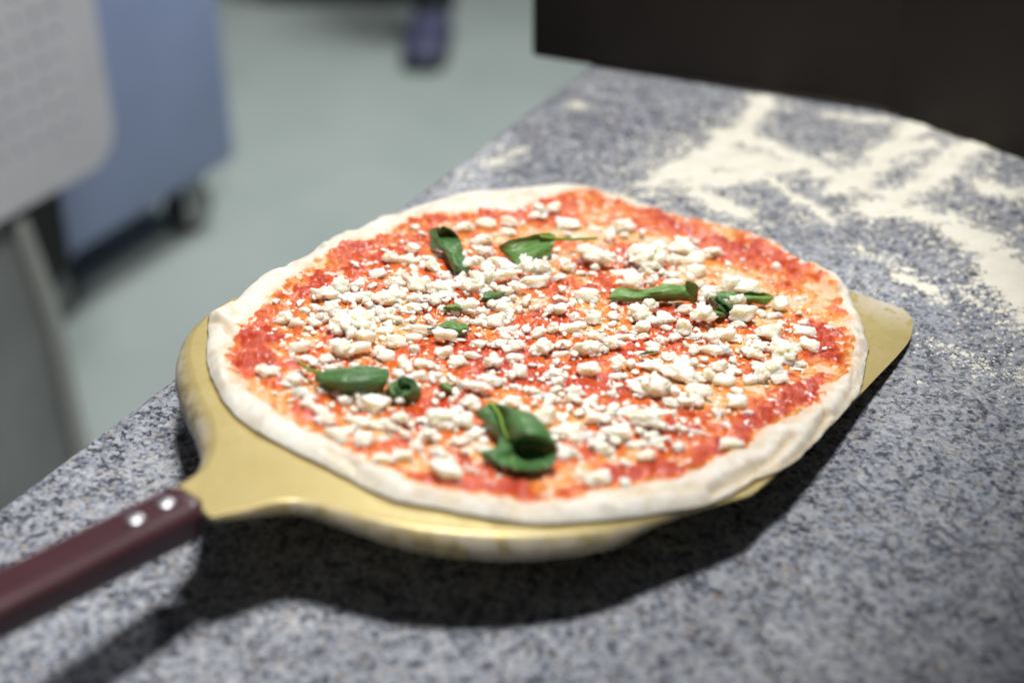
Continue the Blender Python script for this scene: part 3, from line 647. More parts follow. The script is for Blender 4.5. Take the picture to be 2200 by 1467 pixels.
# ------------------------------------------------------------------ cheese: a family of crumbles from a signed distance field
def proto(kind, seed, n=30):
    q = np.random.default_rng(seed)
    ax = np.linspace(-.72, .72, n); X, Y, Zz = np.meshgrid(ax, ax, ax, indexing='ij')
    def rbox(c, hs, R, rd):
        P = np.stack([X - c[0], Y - c[1], Zz - c[2]], -1) @ R
        w = np.abs(P) - (np.array(hs) - rd)
        return np.linalg.norm(np.maximum(w, 0), axis=-1) + np.minimum(w.max(-1), 0) - rd
    def rrot(amt):
        e = q.normal(0, amt, 3); return np.array(Matrix.Rotation(e[0], 3, 'X') @ Matrix.Rotation(e[1], 3, 'Y') @ Matrix.Rotation(e[2], 3, 'Z'))
    smin = lambda a, b_, k: -np.log(np.exp(-a * k) + np.exp(-b_ * k)) / k
    if kind == 'b':
        D = rbox((0, 0, 0), q.uniform(.40, .5, 3), rrot(.2), .085)
        for _ in range(5):
            nn = q.normal(0, 1, 3); nn /= np.linalg.norm(nn); D = np.maximum(D, X * nn[0] + Y * nn[1] + Zz * nn[2] - q.uniform(.32, .48))
        for _ in range(2):
            c_ = q.uniform(-.4, .4, 3); D = smin(D, np.sqrt((X - c_[0]) ** 2 + (Y - c_[1]) ** 2 + (Zz - c_[2]) ** 2) - q.uniform(.12, .2), 9)
        am = (.07, .06)
    elif kind == 'r':
        D = (np.sqrt((X / q.uniform(.44, .5)) ** 2 + (Y / q.uniform(.40, .5)) ** 2 + (Zz / q.uniform(.42, .5)) ** 2) - 1) * .45
        nn = q.normal(0, 1, 3); nn /= np.linalg.norm(nn); D = np.maximum(D, X * nn[0] + Y * nn[1] + Zz * nn[2] - .34)
        am = (.09, .04)
    else:
        k = 7 if kind == 'l' else 16; D = np.full_like(X, 9.0)
        for _ in range(k):
            a_ = q.uniform(0, 6.28); rr_ = .34 * math.sqrt(q.random()); c_ = (rr_ * math.cos(a_), rr_ * math.sin(a_), q.uniform(-.34, .2))
            sz = q.uniform(.13, .27) if kind == 'l' else q.uniform(.10, .21)
            D = smin(D, rbox(c_, q.uniform(.65, 1.25, 3) * sz, rrot(.9), .03), 24)
        am = (.09, .075)
    D = D + am[0] * 2 * (vn3(X * 3.1 + 9, Y * 3.1, Zz * 3.1 + seed, seed % 50) - .5) + am[1] * 2 * (vn3(X * 8 + 3, Y * 8, Zz * 8 + seed, 60 + seed % 50) - .5)
    if kind in 'lL': D = D + .035 * 2 * (vn3(X * 13, Y * 15, Zz * 15 + seed, 77) - .5)
    D[0] = D[-1] = .1; D[:, 0] = D[:, -1] = .1; D[:, :, 0] = D[:, :, -1] = .1
    import openvdb
    G = openvdb.FloatGrid(); G.copyFromArray(D.astype('f')); pt, qd = G.convertToQuads(isovalue=0)
    pt = np.asarray(pt, float); lo_, hi_ = pt.min(0), pt.max(0)
    pt = (pt - (lo_ + hi_) / 2) / (hi_ - lo_)
    me = mesh('cheese_crumble', pt, np.asarray(qd)[:, ::-1].astype(int), CHEESE)
    return me
PRO = {'b': [proto('b', 10 + i) for i in range(8)], 'r': [proto('r', 30 + i, 24) for i in range(5)], 'l': [proto('l', 50 + i, 34) for i in range(9)], 'L': [proto('L', 80 + i, 46) for i in range(6)]}

Z_ = 350 / 2139
CH = []                                         # x, y, w, h (photograph pixels), kind, lift in mm
def tile(ox, oy, s, L):
    for e in L:
        x, y, w, h = e[:4]; k = e[4] if len(e) > 4 else 'l'; lf = e[5] if len(e) > 5 else 0
        CH.append((ox + x * s, oy + y * s, w * s, h * s, k, lf))
tile(550, 400, Z_, [(1770,880,200,190,'l'),(2060,750,180,170,'r'),(1600,1080,220,140,'r'),(1100,1230,170,280,'l'),(1330,1250,180,150,'b'),(900,1350,340,220,'l'),(1400,1390,360,180,'l'),(1820,1190,250,180,'l'),(1830,1330,180,120,'r'),(2080,1170,180,200,'l'),(1490,970,110,70,'r')])
tile(850, 400, Z_, [(250,490,110,90,'r'),(350,600,100,70,'r'),(90,690,60,60,'r'),(150,890,200,190,'b'),(290,910,150,110,'l'),(240,1030,110,100,'l'),(430,930,150,80,'r'),(510,1000,250,170,'l'),(370,1010,80,80,'r'),(900,490,260,160,'l'),(1190,430,250,150,'r'),(1500,420,210,140,'b'),(1150,640,280,180,'l'),(1050,680,130,90,'l'),(1500,540,260,120,'b'),(1680,440,60,50,'r'),(1820,370,150,110,'r'),(1900,290,220,140,'l'),(2080,280,160,150,'r'),(1950,380,90,90,'r'),(1160,790,230,150,'l',2),(1360,930,260,130,'b',5),(1480,1030,250,120,'b',4),(1060,900,230,160,'l',5),(940,970,130,150,'r',3),(900,870,90,90,'l',3),(1200,1000,220,180,'l',5),(1070,1160,190,200,'b',3),(1230,1130,200,190,'l',3),(1450,1110,280,150,'b',3),(1710,990,190,250,'b',3),(1900,1010,240,200,'l',3),(1980,1130,120,150,'l'),(1830,1180,330,200,'b'),(2110,1160,100,90,'r'),(880,1140,110,100,'l'),(990,1250,280,200,'b',2),(1420,1280,230,160,'l',2),(1600,1260,220,150,'l',2),(1210,1330,200,120,'l',2),(310,1210,260,230,'b'),(90,1080,180,170,'l'),(120,1280,110,90,'r'),(620,1270,360,220,'L',1),(650,1110,220,130,'l'),(800,1200,120,80,'r'),(290,1400,260,140,'l'),(510,1440,130,90,'r'),(680,1410,240,140,'l'),(1730,1400,120,110,'r'),(1870,1340,110,70,'b'),(1860,1420,80,50,'r')])
tile(1150, 400, Z_, [(440,440,330,150,'b'),(430,560,160,110,'l'),(520,620,100,60,'r'),(790,500,170,80,'r'),(1150,450,300,220,'l'),(990,600,150,160,'b'),(1160,600,150,100,'l'),(290,770,110,90,'r'),(780,870,420,280,'L'),(430,990,190,200,'b'),(580,1090,120,80,'l'),(750,1100,120,70,'l'),(250,1050,90,60,'r'),(310,1160,180,130,'l'),(160,1110,110,130,'b'),(1130,1080,260,100,'r'),(1290,1080,110,90,'l'),(1480,860,430,350,'L'),(1300,830,100,90,'r'),(1470,1060,100,110,'r'),(1290,1210,260,230,'b'),(1120,1210,110,90,'r'),(1530,1220,170,180,'l'),(1830,890,180,200,'l'),(1810,1030,90,70,'r'),(1760,1110,280,110,'l'),(690,1370,290,190,'b'),(1820,1230,270,140,'b'),(1470,1340,90,60,'r'),(330,1440,180,70,'l'),(480,1430,90,80,'r'),(600,1440,120,60,'r'),(1130,930,110,80,'r')])
tile(1450, 440, Z_, [(150,480,380,260,'L'),(500,570,300,200,'l'),(280,650,220,200,'r'),(280,810,250,160,'b'),(210,910,110,110,'r'),(720,980,220,260,'b',1),(940,1020,300,250,'b',1),(540,1050,150,130,'l'),(430,1130,200,200,'b',2),(330,1010,120,90,'r'),(360,1200,110,100,'l',2),(370,1370,300,260,'b',2),(120,1340,230,150,'l'),(830,1210,200,180,'l',4),(900,1330,290,250,'b',3),(600,1220,190,80,'l',3),(1130,1360,150,110,'r'),(1310,1380,240,110,'b'),(1390,1250,170,200,'r'),(1340,730,100,110,'b'),(1640,1390,90,60,'r'),(1650,1160,90,40,'r'),(1600,1190,70,40,'r')])
tile(500, 600, Z_, [(570,240,120,90,'l'),(740,240,80,60,'r'),(890,250,150,70,'l'),(650,420,240,210,'l'),(840,500,170,150,'b'),(1060,520,210,120,'b'),(1090,310,160,110,'r'),(940,350,110,100,'l'),(1050,420,120,80,'l'),(1190,440,120,180,'l'),(1310,310,220,190,'l'),(1470,450,330,330,'L',1),(1700,430,320,280,'L',1),(1440,610,140,140,'l'),(2010,380,240,220,'l'),(1990,600,230,120,'r'),(1570,660,150,180,'b'),(1750,700,230,200,'b'),(660,770,80,90,'r'),(740,680,90,60,'r'),(960,660,100,60,'l'),(1070,640,90,60,'l'),(1250,590,70,50,'r'),(880,840,270,140,'b'),(1150,810,130,80,'l'),(960,960,320,140,'b'),(1430,850,260,280,'L'),(1640,860,320,160,'r',1),(1250,980,210,150,'l'),(1080,1100,160,90,'l'),(1260,1100,200,120,'l'),(1390,1060,140,130,'l'),(1600,1080,150,130,'l'),(2020,930,220,180,'b'),(1880,900,110,150,'l'),(1900,830,100,60,'l'),(460,1130,310,200,'l'),(780,1210,270,240,'L'),(720,1310,200,120,'b'),(890,1400,200,160,'l'),(550,1450,100,60,'r'),(1830,1120,140,60,'r'),(1980,1150,120,80,'r'),(1170,1230,80,40,'r',4)])
tile(800, 600, Z_, [(280,100,200,120,'r'),(180,190,300,180,'L',1),(600,190,260,170,'l'),(510,310,300,180,'l'),(340,470,170,160,'l'),(820,240,170,170,'l'),(920,330,130,130,'l'),(760,350,90,60,'r'),(1260,290,240,180,'b',2),(1440,340,190,120,'l'),(1700,290,320,180,'l'),(1810,400,110,90,'l'),(1940,330,120,130,'l'),(1620,460,250,230,'b'),(1430,490,80,60,'r'),(1790,480,140,100,'l'),(760,470,190,130,'l'),(480,560,160,110,'l'),(1050,490,200,110,'l'),(1250,500,150,130,'l'),(1320,540,110,50,'b'),(700,590,370,130,'b',2),(960,640,310,170,'r',4),(1220,650,60,40,'r',5),(320,740,250,210,'b'),(550,700,200,110,'r'),(560,850,140,130,'r'),(940,890,230,180,'b'),(420,1050,210,190,'b'),(650,1050,180,130,'r'),(790,1060,170,140,'l'),(1140,1020,260,190,'l'),(1310,960,230,120,'b'),(350,1180,150,150,'r'),(560,1210,300,150,'b'),(830,1220,180,140,'b'),(1000,1200,90,80,'r'),(1400,810,220,130,'b'),(1650,820,220,130,'l'),(1910,820,260,170,'l'),(1770,720,220,150,'l'),(1760,620,270,110,'b'),(1920,680,170,90,'b'),(1580,1050,230,200,'l'),(1860,980,250,150,'r'),(1940,1170,170,190,'b'),(1540,1240,300,180,'L'),(1680,1310,180,120,'l'),(1410,700,90,70,'l'),(1140,780,130,50,'b'),(260,1290,150,100,'l',4),(1330,1390,400,150,'L'),(1090,1420,110,90,'r')])
tile(1100, 600, Z_, [(990,150,100,60,'r'),(900,240,120,60,'l'),(790,260,110,100,'b'),(630,310,180,170,'b',2),(510,370,150,160,'l'),(830,430,170,140,'l'),(310,340,160,120,'l'),(430,450,110,80,'r'),(100,370,90,90,'l'),(1060,280,110,80,'l'),(1070,470,170,170,'b'),(1100,390,110,60,'l'),(980,350,70,50,'r'),(1340,310,150,100,'l'),(1330,430,180,120,'l'),(1690,370,260,300,'L'),(1840,270,210,180,'b',3),(1720,570,240,190,'r'),(2020,460,250,170,'b'),(1560,510,80,70,'r'),(1830,450,80,60,'r'),(1920,530,80,60,'r'),(1210,570,100,80,'r'),(1320,540,130,90,'l'),(1470,590,120,100,'l'),(2030,590,160,120,'l'),(1970,740,160,150,'b'),(1850,840,190,110,'r'),(530,590,180,180,'b'),(760,590,290,160,'r'),(330,640,230,170,'l'),(180,620,140,120,'l'),(80,570,80,60,'r'),(1130,680,320,130,'b',2),(1000,830,330,240,'L'),(1340,800,270,180,'l'),(1480,720,280,100,'b'),(1700,710,200,120,'l'),(370,840,260,250,'l'),(680,800,200,140,'l'),(640,930,210,80,'b'),(870,720,150,80,'l'),(690,700,80,60,'r'),(1010,1120,260,220,'b'),(1420,1040,220,230,'l'),(1370,1210,200,110,'r'),(530,1180,250,160,'l'),(600,1280,160,150,'b'),(690,1230,90,100,'r'),(380,1090,80,60,'r'),(1700,920,180,80,'r'),(1640,840,90,40,'l'),(1830,1270,480,380,'L',1),(1900,1050,400,150,'L',2),(1380,1320,110,60,'r'),(1420,1390,130,50,'l')])
tile(1400, 600, Z_, [(430,590,200,240,'b'),(600,580,80,90,'l'),(320,740,190,120,'b'),(450,820,70,120,'b'),(570,700,140,120,'l'),(780,710,210,170,'b'),(970,640,270,220,'b'),(930,740,90,70,'r'),(1120,540,230,120,'l'),(1330,690,170,110,'b'),(1290,750,110,70,'l'),(1560,620,320,230,'b'),(2010,520,150,110,'l'),(2020,630,260,150,'b'),(2080,800,250,170,'b'),(840,890,390,150,'b'),(990,900,130,160,'l'),(580,870,190,160,'l'),(880,1080,200,180,'b'),(740,1210,130,210,'b'),(960,1250,260,210,'r'),(1080,1010,90,100,'r'),(1040,1090,90,50,'r'),(1150,1140,130,100,'l'),(1300,1240,180,150,'b'),(1440,820,230,160,'l',1),(1350,930,250,160,'l'),(1740,870,330,280,'L'),(1430,1160,180,260,'b'),(1600,1110,260,260,'L'),(1850,1010,150,120,'l'),(1960,1030,160,120,'l'),(1930,1130,170,60,'b'),(1700,1260,240,130,'b'),(450,1110,450,300,'L',1),(600,1390,300,180,'b'),(300,1400,110,120,'r')])
tile(600, 800, Z_, [(290,180,220,170,'l'),(420,260,170,120,'l'),(360,360,200,140,'l'),(560,440,240,200,'L'),(870,300,200,150,'l'),(1050,330,110,130,'l'),(1250,330,370,270,'b'),(1160,440,150,80,'r'),(980,440,120,80,'r'),(1060,570,230,170,'r'),(1310,590,250,170,'b'),(1600,560,230,200,'b'),(600,580,260,150,'l'),(760,760,330,180,'b'),(900,690,130,110,'r'),(1110,820,250,210,'b'),(1380,810,200,100,'l'),(1460,710,120,80,'l'),(1660,800,150,110,'b'),(1560,720,100,90,'r'),(1350,1070,280,180,'r'),(1620,1020,260,170,'b'),(1800,840,150,100,'l'),(1840,930,110,120,'l'),(2060,1010,150,120,'l'),(1900,720,140,100,'r'),(1580,310,110,80,'l',6),(160,310,100,70,'r')])
tile(900, 800, Z_, [(320,500,420,320,'L'),(660,340,280,200,'l'),(480,230,110,100,'r'),(760,170,220,130,'l'),(1180,300,290,210,'b'),(1270,140,170,70,'r'),(1410,170,110,90,'l'),(640,560,150,220,'b'),(1390,440,130,140,'b'),(1640,480,290,270,'b'),(1700,240,340,180,'L'),(1880,520,130,130,'r'),(700,720,260,160,'l'),(580,820,300,150,'l'),(850,820,120,130,'r'),(880,930,270,140,'b'),(230,790,140,120,'r'),(340,1240,440,250,'r'),(320,1030,320,120,'b'),(620,1040,150,90,'r'),(700,1220,200,110,'l'),(1760,770,200,90,'b'),(1510,680,140,110,'l',12),(1960,1000,260,170,'l')])
tile(1200, 800, Z_, [(230,170,250,160,'l'),(420,280,240,190,'b'),(200,290,200,160,'l'),(540,390,180,110,'b'),(490,540,270,170,'b'),(700,470,150,150,'l'),(930,440,230,170,'r'),(1170,590,450,260,'L'),(810,720,270,260,'b'),(640,720,150,140,'l'),(160,680,300,260,'L'),(370,770,210,120,'l'),(610,900,290,220,'l'),(180,980,280,160,'l'),(1010,880,190,120,'r'),(1330,850,300,110,'b'),(1580,710,230,100,'r'),(1830,620,130,90,'l'),(1160,1050,220,150,'r'),(1350,970,110,80,'r'),(920,1140,150,90,'r'),(1490,340,230,140,'b'),(1480,460,200,100,'l'),(1530,190,130,140,'b'),(1790,290,230,220,'b'),(1930,200,240,200,'b',1),(760,100,120,60,'r'),(770,180,140,70,'l'),(760,270,150,50,'r'),(580,220,90,60,'r'),(520,1320,340,200,'L'),(880,1400,130,150,'b'),(280,1220,130,90,'r'),(2080,460,130,130,'r'),(1820,740,220,70,'b')])
tile(1500, 750, Z_, [(520,620,250,190,'b'),(280,760,160,110,'l'),(640,810,170,70,'l'),(950,610,160,60,'l'),(420,1190,310,180,'r'),(370,910,150,80,'l'),(640,910,120,60,'r'),(270,620,60,80,'r')])
tile(1600, 560, 300 / 2136, [(1320,970,180,90,'l'),(840,770,80,50,'r'),(1220,1330,110,60,'r'),(860,500,100,40,'r')])
CH.sort(key=lambda c_: -c_[2] * c_[3])
big_, small_ = CH[:300], CH[300:]
mm = .00000
def place(x, y, w, h, kind, lf):
    # size on the peel from the size in the picture
    l_ = loc3(x, y, .008); dist = float(np.linalg.norm(ORG + EX * l_[0] + EY * l_[1] - CAM)); px = dist / FPX
    Wd = w * px * 1.20; Hh = h * px * 1.0; Dp = min(h * px * 1.0, Wd * 1.2)
    if kind == 'L': Wd *= 1.12; Dp *= 1.12; Hh *= 1.0
    l_ = loc3(x, y + h * .06, .0055 + lf * .001 + Hh * .5)
    zb = zsurf(l_[0], l_[1])
    return Wd, Dp, Hh, l_[0], l_[1], zb - .0005 - .04 * Hh + lf * .001 + Hh * .5
for (x, y, w, h_, k_, lf) in big_:
    Wd, Dp, Hh, px_, py_, pz_ = place(x, y, w, h_, k_, lf)
    k_ = 'b' if (k_ == 'r' and rng.random() < .45) else ('l' if (k_ == 'b' and rng.random() < .2) else k_)
    me = PRO[k_][rng.integers(len(PRO[k_]))]
    az = SANG + rng.normal(0, .25) + (math.pi if rng.random() < .5 else 0)
    R = Matrix.Translation((px_, py_, pz_)) @ Matrix.Rotation(az, 4, 'Z') @ Matrix.Rotation(rng.normal(0, .10), 4, 'X') @ Matrix.Rotation(rng.normal(0, .10), 4, 'Y') @ Matrix.Diagonal((Wd, Dp, Hh, 1))
    put('cheese_crumble', me, pizza, R)
# finest crumbs, past counting: one joined part
bm = bmesh.new(); bmesh.ops.create_icosphere(bm, subdivisions=2, radius=.5)
iv = np.array([v.co[:] for v in bm.verts]); it = np.array([[v.index for v in f_.verts] for f_ in bm.faces]); bm.free()
CV = []; CF = []; base = 0
jobs = []
for (x, y, w, h_, k_, lf) in small_:
    Wd, Dp, Hh, px_, py_, pz_ = place(x, y, w, h_, k_, lf); jobs.append((px_, py_, pz_, Wd, Dp, Hh))
wts = np.array([c_[2] * c_[3] for c_ in CH]) ** .5; wts /= wts.sum()
for (hx, hy, sx_, sy_, n_) in ((800,655,85,35,55),(1030,610,75,40,50),(1640,760,55,40,40),(1300,900,110,45,60),(720,905,70,35,35),(940,890,50,35,25),(1450,790,60,30,20),(1400,555,70,30,25),(1180,720,120,50,35)):
    for _ in range(n_):
        x, y = rng.normal(hx, sx_), rng.normal(hy, sy_); l_ = loc3(x, y, .0055)
        if math.hypot(l_[0], l_[1]) > float(np.interp(math.atan2(l_[1], l_[0]), aS, rS)) - .014: continue
        sz = rng.uniform(.0022, .0048); jobs.append((l_[0], l_[1], zsurf(l_[0], l_[1]) + sz * .3 + max(0, rng.normal(0, .0012)), sz * rng.uniform(1, 1.5), sz * rng.uniform(.8, 1.1), sz * rng.uniform(.7, .95)))
tries = 0
while len(jobs) < 2000 and tries < 9000:
    tries += 1
    if rng.random() < .80:
        c_ = CH[rng.choice(len(CH), p=wts)]; x = c_[0] + rng.normal(0, c_[2] * .55 + 5); y = c_[1] + rng.normal(0, c_[3] * .5 + 4)
    else: x = rng.uniform(560, 1800); y = rng.uniform(480, 1050)
    l_ = loc3(x, y, .0055); th_ = math.atan2(l_[1], l_[0]); rr_ = math.hypot(l_[0], l_[1])
    if rr_ > float(np.interp(th_, aS, rS)) - .012: continue
    sz = min(.0007 + rng.gamma(1.6, .00042), .0032)
    zb = zsurf(l_[0], l_[1]); jobs.append((l_[0], l_[1], zb + sz * .22, sz * rng.uniform(.9, 1.6), sz * rng.uniform(.8, 1.2), sz * rng.uniform(.6, .95)))
for (x, y, z, a_, b_2, c_) in jobs:
    n_ = 1 + .55 * (rng.random(len(iv)) - .5) + .28 * np.sin(iv @ rng.normal(0, 5, 3) + rng.random() * 6)
    v = iv * n_[:, None] * np.array([a_, b_2, c_]); w_ = rng.random() * 6.28
    v = np.stack([v[:, 0] * math.cos(w_) - v[:, 1] * math.sin(w_), v[:, 0] * math.sin(w_) + v[:, 1] * math.cos(w_), v[:, 2]], 1)
    CV.append(v + np.array([x, y, z])); CF.append(it + base); base += len(iv)
co_ = put('cheese_crumbs', mesh('cheese_crumbs', np.concatenate(CV), np.concatenate(CF), CRUMB), pizza, Matrix()); co_['kind'] = 'stuff'

# ------------------------------------------------------------------ black oven standing on the back of the worktop
fp = [at(1140, 126, W), at(1900, 238, W), at(2215, 350, W), at(2600, 520, W)]
fp = [np.array(p_[:2]) for p_ in fp]
far_ = [fp[-1] + np.array([.35, .35]), fp[0] + np.array([.30, .72])]
poly = fp + far_
ov = empty('oven', Matrix.Translation((fp[0][0], fp[0][1], W))); tag(ov, 'black oven standing behind the flour at the back of the worktop', 'oven')
def prism(poly, z0, z1, grow=0.0):
    P = np.array(poly) - fp[0]; c_ = P.mean(0); P = P + (P - c_) / np.linalg.norm(P - c_, axis=1)[:, None] * grow
    n_ = len(P); V = [(p_[0], p_[1], z0) for p_ in P] + [(p_[0], p_[1], z1) for p_ in P]
    F = [(i, (i + 1) % n_, n_ + (i + 1) % n_, n_ + i) for i in range(n_)] + [tuple(range(n_))[::-1], tuple(range(n_, 2 * n_))]
    bm = bmesh.new(); vs_ = [bm.verts.new(v) for v in V]
    for f_ in F: bm.faces.new([vs_[i] for i in f_])
    bmesh.ops.bevel(bm, geom=bm.edges[:], offset=.004, segments=2, affect='EDGES', profile=.5)
    return bm
put('body', bm_me('body', prism(poly, .001, .150), OVEN), ov, Matrix())
put('top_plate', bm_me('top_plate', prism(poly, .1505, .162, .006), OVEN), ov, Matrix())

# ------------------------------------------------------------------ blue wheeled bin
def frame(o3): return Matrix(((dA[0], -dB[0], 0, o3[0]), (dA[1], -dB[1], 0, o3[1]), (0, 0, 1, o3[2]), (0, 0, 0, 1)))   # x along the aisle, y away from it
b0_ = at(510, 340, .13); BMx = frame((b0_[0], b0_[1], 0))
bn = empty('wheeled_bin', BMx); tag(bn, 'blue grey wheeled bin on dark casters standing on the green floor', 'bin')
bm = bmesh.new(); box_bm(bm, -.36, .25, .465, .72, .50, .67, bevel=.012, seg=3)
put('body', bm_me('body', bm, BIN, True), bn, Matrix())
bm = bmesh.new(); box_bm(bm, -.36, .25, .818, .74, .52, .03, bevel=.01, seg=3); put('lid', bm_me('lid', bm, BIN, True), bn, Matrix())
bm = bmesh.new(); bmesh.ops.create_cone(bm, cap_ends=True, segments=24, radius1=.052, radius2=.052, depth=.036)
bmesh.ops.bevel(bm, geom=[e for e in bm.edges if abs(e.verts[0].co.z - e.verts[1].co.z) < 1e-6], offset=.008, segments=2, affect='EDGES')
bmesh.ops.rotate(bm, cent=(0, 0, 0), matrix=Matrix.Rotation(math.pi / 2, 3, 'X'), verts=bm.verts); wheel_me = bm_me('wheel', bm, DARK, True)
bm = bmesh.new(); box_bm(bm, 0, .026, .075, .05, .006, .10, bevel=.002); box_bm(bm, 0, -.026, .075, .05, .006, .10, bevel=.002); box_bm(bm, 0, 0, .1245, .075, .075, .008, bevel=.002)
fork_me = bm_me('caster', bm, GSTEEL)
for cx_, cy_ in ((-.09, .06), (-.46, .06), (-.09, .44), (-.46, .44)):
    cst = put('caster', fork_me, bn, Matrix.Translation((cx_, cy_, 0)) @ Matrix.Rotation(random.uniform(-.5, .5), 4, 'Z'))
    put('wheel', wheel_me, cst, Matrix.Translation((0, 0, .053)))

# ------------------------------------------------------------------ grey perforated crate on a steel stand
fpt = at(205, 1085, 0); SM = frame((fpt[0], fpt[1], 0)); SMi = np.array(SM.inverted())
nP = np.array([dB[0], dB[1], 0])
def onface(x, y, off=0):                        # pixel -> (along, height) on the front face of the stand
    Xp = hit(np.array([[x, y]], float), nP, fpt - nP * off)[0]; q = SMi @ np.append(Xp, 1); return q[0], q[2]
stn = empty('steel_stand', SM); tag(stn, 'grey steel stand with pale bent leg under the perforated crate', 'stand')
def slab(poly, y0, y1):
    n_ = len(poly); V = [(a_, y0, z_) for a_, z_ in poly] + [(a_, y1, z_) for a_, z_ in poly]
    F = [tuple(range(n_)), tuple(range(n_, 2 * n_))[::-1]] + [(i, n_ + i, n_ + (i + 1) % n_, (i + 1) % n_) for i in range(n_)]
    bm = bmesh.new(); vs_ = [bm.verts.new(v) for v in V]
    for f_ in F: bm.faces.new([vs_[i] for i in f_])
    return bm
rgt = [onface(x, y) for x, y in ((18,470),(60,580),(95,680),(118,760),(146,900),(185,1075))]
zl = [max(z_, 0.004) for _, z_ in rgt]
poly = [(a_, z_) for (a_, _), z_ in zip(rgt, zl)]
zc = onface(100, 390)[1]
poly[0] = (poly[0][0], zc - .014)
poly = poly + [(poly[-1][0] - .9, .004), (poly[-1][0] - .9, zc - .014)]
put('side_panel', bm_me('side_panel', slab(poly, .004, .022), GSTEEL), stn, Matrix())
lg_ = [onface(x, y) for x, y in ((32,470),(70,575),(104,675),(126,757),(154,900),(192,1075))]
P = catmull(np.array([(a_, -.004, max(z_, .012)) for a_, z_ in lg_]), 30); tv, tf = tube(P, .013, 12)
put('leg', mesh('leg', tv, tf, LIGHTTUBE), stn, Matrix())
ar = onface(205, 255)[0]
bm = bmesh.new(); box_bm(bm, ar - .5, .25, zc - .007, .98, .50, .012, bevel=.002); put('top_shelf', bm_me('top_shelf', bm, GSTEEL), stn, Matrix())
ud = [onface(x, y, .10) for x, y in ((0,470),(128,395),(152,565),(100,650))]
poly = [(ud[0][0] - .3, zc - .016), (ud[1][0], zc - .016), ud[2], ud[3], (ud[3][0] - .4, ud[3][1])]
put('black_block', bm_me('black_block', slab(poly, .10, .40), DARK), stn, Matrix())  # black block set behind the panel, below the crate
ft = [onface(x, y, .10)[0] for x, y in ((150, 600), (190, 690))]
bm = bmesh.new(); box_bm(bm, ft[0] + .0, .30, .055, .10, .06, .11, bevel=.01); put('foot', bm_me('foot', bm, DARK), stn, Matrix())
# crate
CM = SM @ Matrix.Translation((ar, -.03, zc)); cr_ = empty('crate', CM); tag(cr_, 'pale grey perforated crate with rounded corners on the steel stand', 'crate')
Lc, Hc, rc = .95, .62, .05
ring = []
for cx_, cz_, a0 in ((-rc, rc, -90), (-rc, Hc - rc, 0), (-Lc + rc, Hc - rc, 90), (-Lc + rc, rc, 180)):
    for k in range(9):
        w = math.radians(a0 + 90 * k / 8); ring.append((cx_ + rc * math.cos(w), cz_ + rc * math.sin(w)))
mg = .055; cell = .030; nxh = int((Lc - 2 * mg) / cell); nzh = int((Hc - 2 * mg) / cell)
xl, xr, zl_, zh = -mg - nxh * cell, -mg, mg, mg + nzh * cell
bm = bmesh.new(); rv_ = [bm.verts.new((a_, 0, z_)) for a_, z_ in ring]
e1 = [bm.edges.new((rv_[i], rv_[(i + 1) % len(rv_)])) for i in range(len(rv_))]
iv_ = [bm.verts.new(v) for v in ((xl, 0, zl_), (xr, 0, zl_), (xr, 0, zh), (xl, 0, zh))]
e2 = [bm.edges.new((iv_[i], iv_[(i + 1) % 4])) for i in range(4)]
bmesh.ops.triangle_fill(bm, edges=e1 + e2, use_beauty=True)
bk = [bm.verts.new((a_, .35, z_)) for a_, z_ in ring]
for i in range(len(rv_)): j = (i + 1) % len(rv_); bm.faces.new((rv_[i], bk[i], bk[j], rv_[j]))
put('shell', bm_me('shell', bm, CRATE), cr_, Matrix())
bm = bmesh.new()
for i in range(nxh):
    for j in range(nzh):
        x_, z_ = xl + i * cell, zl_ + j * cell; hr = .0048; cx_, cz_ = x_ + cell / 2, z_ + cell / 2
        o4 = [bm.verts.new(v) for v in ((x_, 0, z_), (x_ + cell, 0, z_), (x_ + cell, 0, z_ + cell), (x_, 0, z_ + cell))]
        i4 = [bm.verts.new(v) for v in ((cx_ - hr, 0, cz_ - hr), (cx_ + hr, 0, cz_ - hr), (cx_ + hr, 0, cz_ + hr), (cx_ - hr, 0, cz_ + hr))]
        d4 = [bm.verts.new((v.co.x, .006, v.co.z)) for v in i4]
        for k in range(4):
            m_ = (k + 1) % 4; bm.faces.new((o4[k], o4[m_], i4[m_], i4[k])); bm.faces.new((i4[k], i4[m_], d4[m_], d4[k]))
        bm.faces.new(d4)
bmesh.ops.remove_doubles(bm, verts=bm.verts, dist=1e-5)
pf = put('perforated_panel', bm_me('perforated_panel', bm, CRATE), cr_, Matrix())

# ------------------------------------------------------------------ black cabinet and a person's leg across the floor
cb0 = at(925, 24, 0); ll = at(545, 18, 0); th_ = math.atan2(cb0[1] - ll[1], cb0[0] - ll[0]); wL = float(np.linalg.norm(cb0 - ll))
cab = empty('low_cabinet', Matrix.Translation((cb0[0], cb0[1], 0)) @ Matrix.Rotation(th_, 4, 'Z'))
tag(cab, 'black low cabinet standing far back on the green floor', 'cabinet')
bm = bmesh.new(); box_bm(bm, -wL / 2, .24, .365, wL, .44, .60, bevel=.012); put('body', bm_me('body', bm, DARK), cab, Matrix())
bm = bmesh.new(); box_bm(bm, -wL / 2, .24, .032, wL - .03, .42, .064, bevel=.006); put('plinth', bm_me('plinth', bm, DARK), cab, Matrix())
sp_ = at(905, 158, 0)
per = empty('person', Matrix.Translation((sp_[0], sp_[1], 0)) @ Matrix.Rotation(math.radians(-6), 4, 'Z'))
tag(per, 'person in black trousers and navy shoe, lower leg in view on the green floor', 'person')
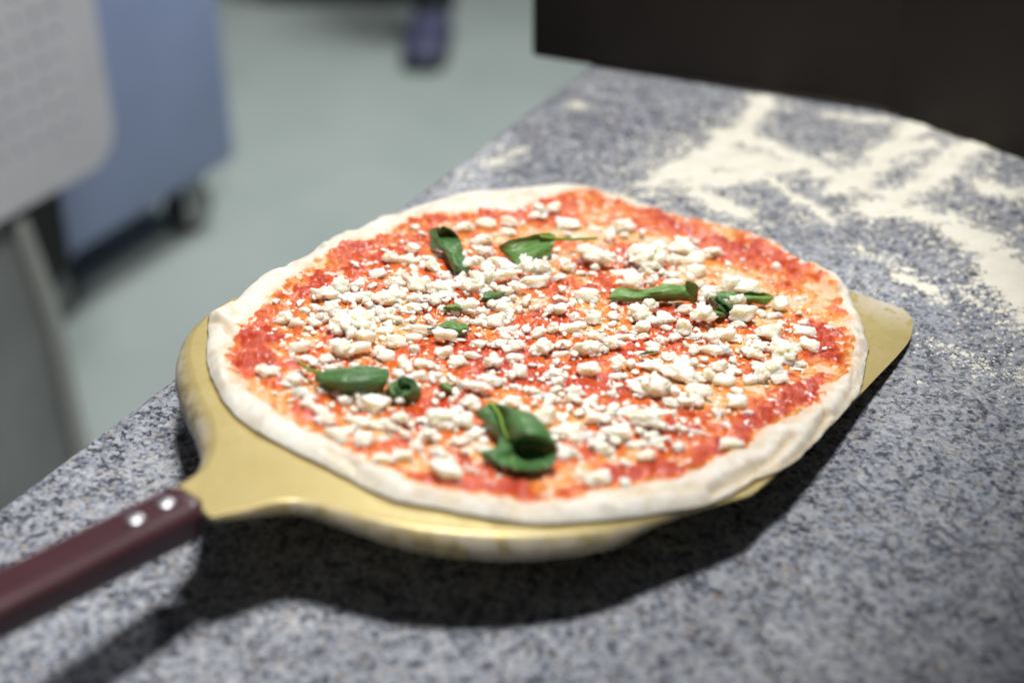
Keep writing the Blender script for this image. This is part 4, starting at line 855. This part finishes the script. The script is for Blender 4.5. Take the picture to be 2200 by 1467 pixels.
def loft(name, secs, mat, parent):               # sections (y, z centre, half width, half height): a smooth closed tube
    A = catmull(np.array(secs, float), 36); V = []; n_ = 22
    for y_, zc_, hw_, hh_ in A:
        for k in range(n_):
            w = 2 * math.pi * k / n_; c_, s_ = math.cos(w), math.sin(w)
            V.append((hw_ * math.copysign(abs(c_) ** .75, c_), y_, zc_ + hh_ * math.copysign(abs(s_) ** .8, s_)))
    F = [(i * n_ + k, i * n_ + (k + 1) % n_, (i + 1) * n_ + (k + 1) % n_, (i + 1) * n_ + k) for i in range(len(A) - 1) for k in range(n_)]
    F += [tuple(range(n_))[::-1], tuple(range((len(A) - 1) * n_, len(A) * n_))]
    return put(name, mesh(name, V, F, mat), parent, Matrix())
shoe = loft('shoe', [(0, .034, .030, .012), (.012, .036, .044, .020), (.045, .042, .052, .029), (.10, .050, .053, .038), (.15, .062, .047, .050), (.20, .072, .043, .062), (.26, .070, .041, .060), (.285, .062, .033, .045)], NAVY, per)
loft('sole', [(-.006, .012, .030, .008), (.010, .012, .047, .010), (.05, .012, .056, .011), (.12, .012, .054, .011), (.20, .012, .046, .011), (.275, .012, .042, .011), (.292, .012, .030, .009)], DARK, shoe)
tl = [(0.02, .215, .058, .075, .075), (.12, .21, .062, .08, .08), (.28, .205, .066, .085, .085), (.48, .20, .078, .092, .09), (.72, .20, .09, .10, .1)]
V = []; n_ = 24
A = catmull(np.array([(a_ + .085, b_2, c_, d_) for a_, b_2, c_, d_, _ in tl]), 24)
for z_, y_, hx_, hy_ in A:
    for k in range(n_):
        w = 2 * math.pi * k / n_; rp_ = 1 + .03 * math.sin(3 * w + z_ * 14) + .02 * math.sin(5 * w - z_ * 22)
        V.append((hx_ * rp_ * math.cos(w), y_ + hy_ * rp_ * math.sin(w), z_))
F = [(i * n_ + k, i * n_ + (k + 1) % n_, (i + 1) * n_ + (k + 1) % n_, (i + 1) * n_ + k) for i in range(len(A) - 1) for k in range(n_)] + [tuple(range(n_))[::-1], tuple(range((len(A) - 1) * n_, len(A) * n_))]
put('trouser_leg', mesh('trouser_leg', V, F, DARK), per, Matrix())
print('cheese', len(CH), 'crumbs', len(jobs), 'flour faces', len(q3), 'tilt org', ORG, 'hang', math.degrees(hang))
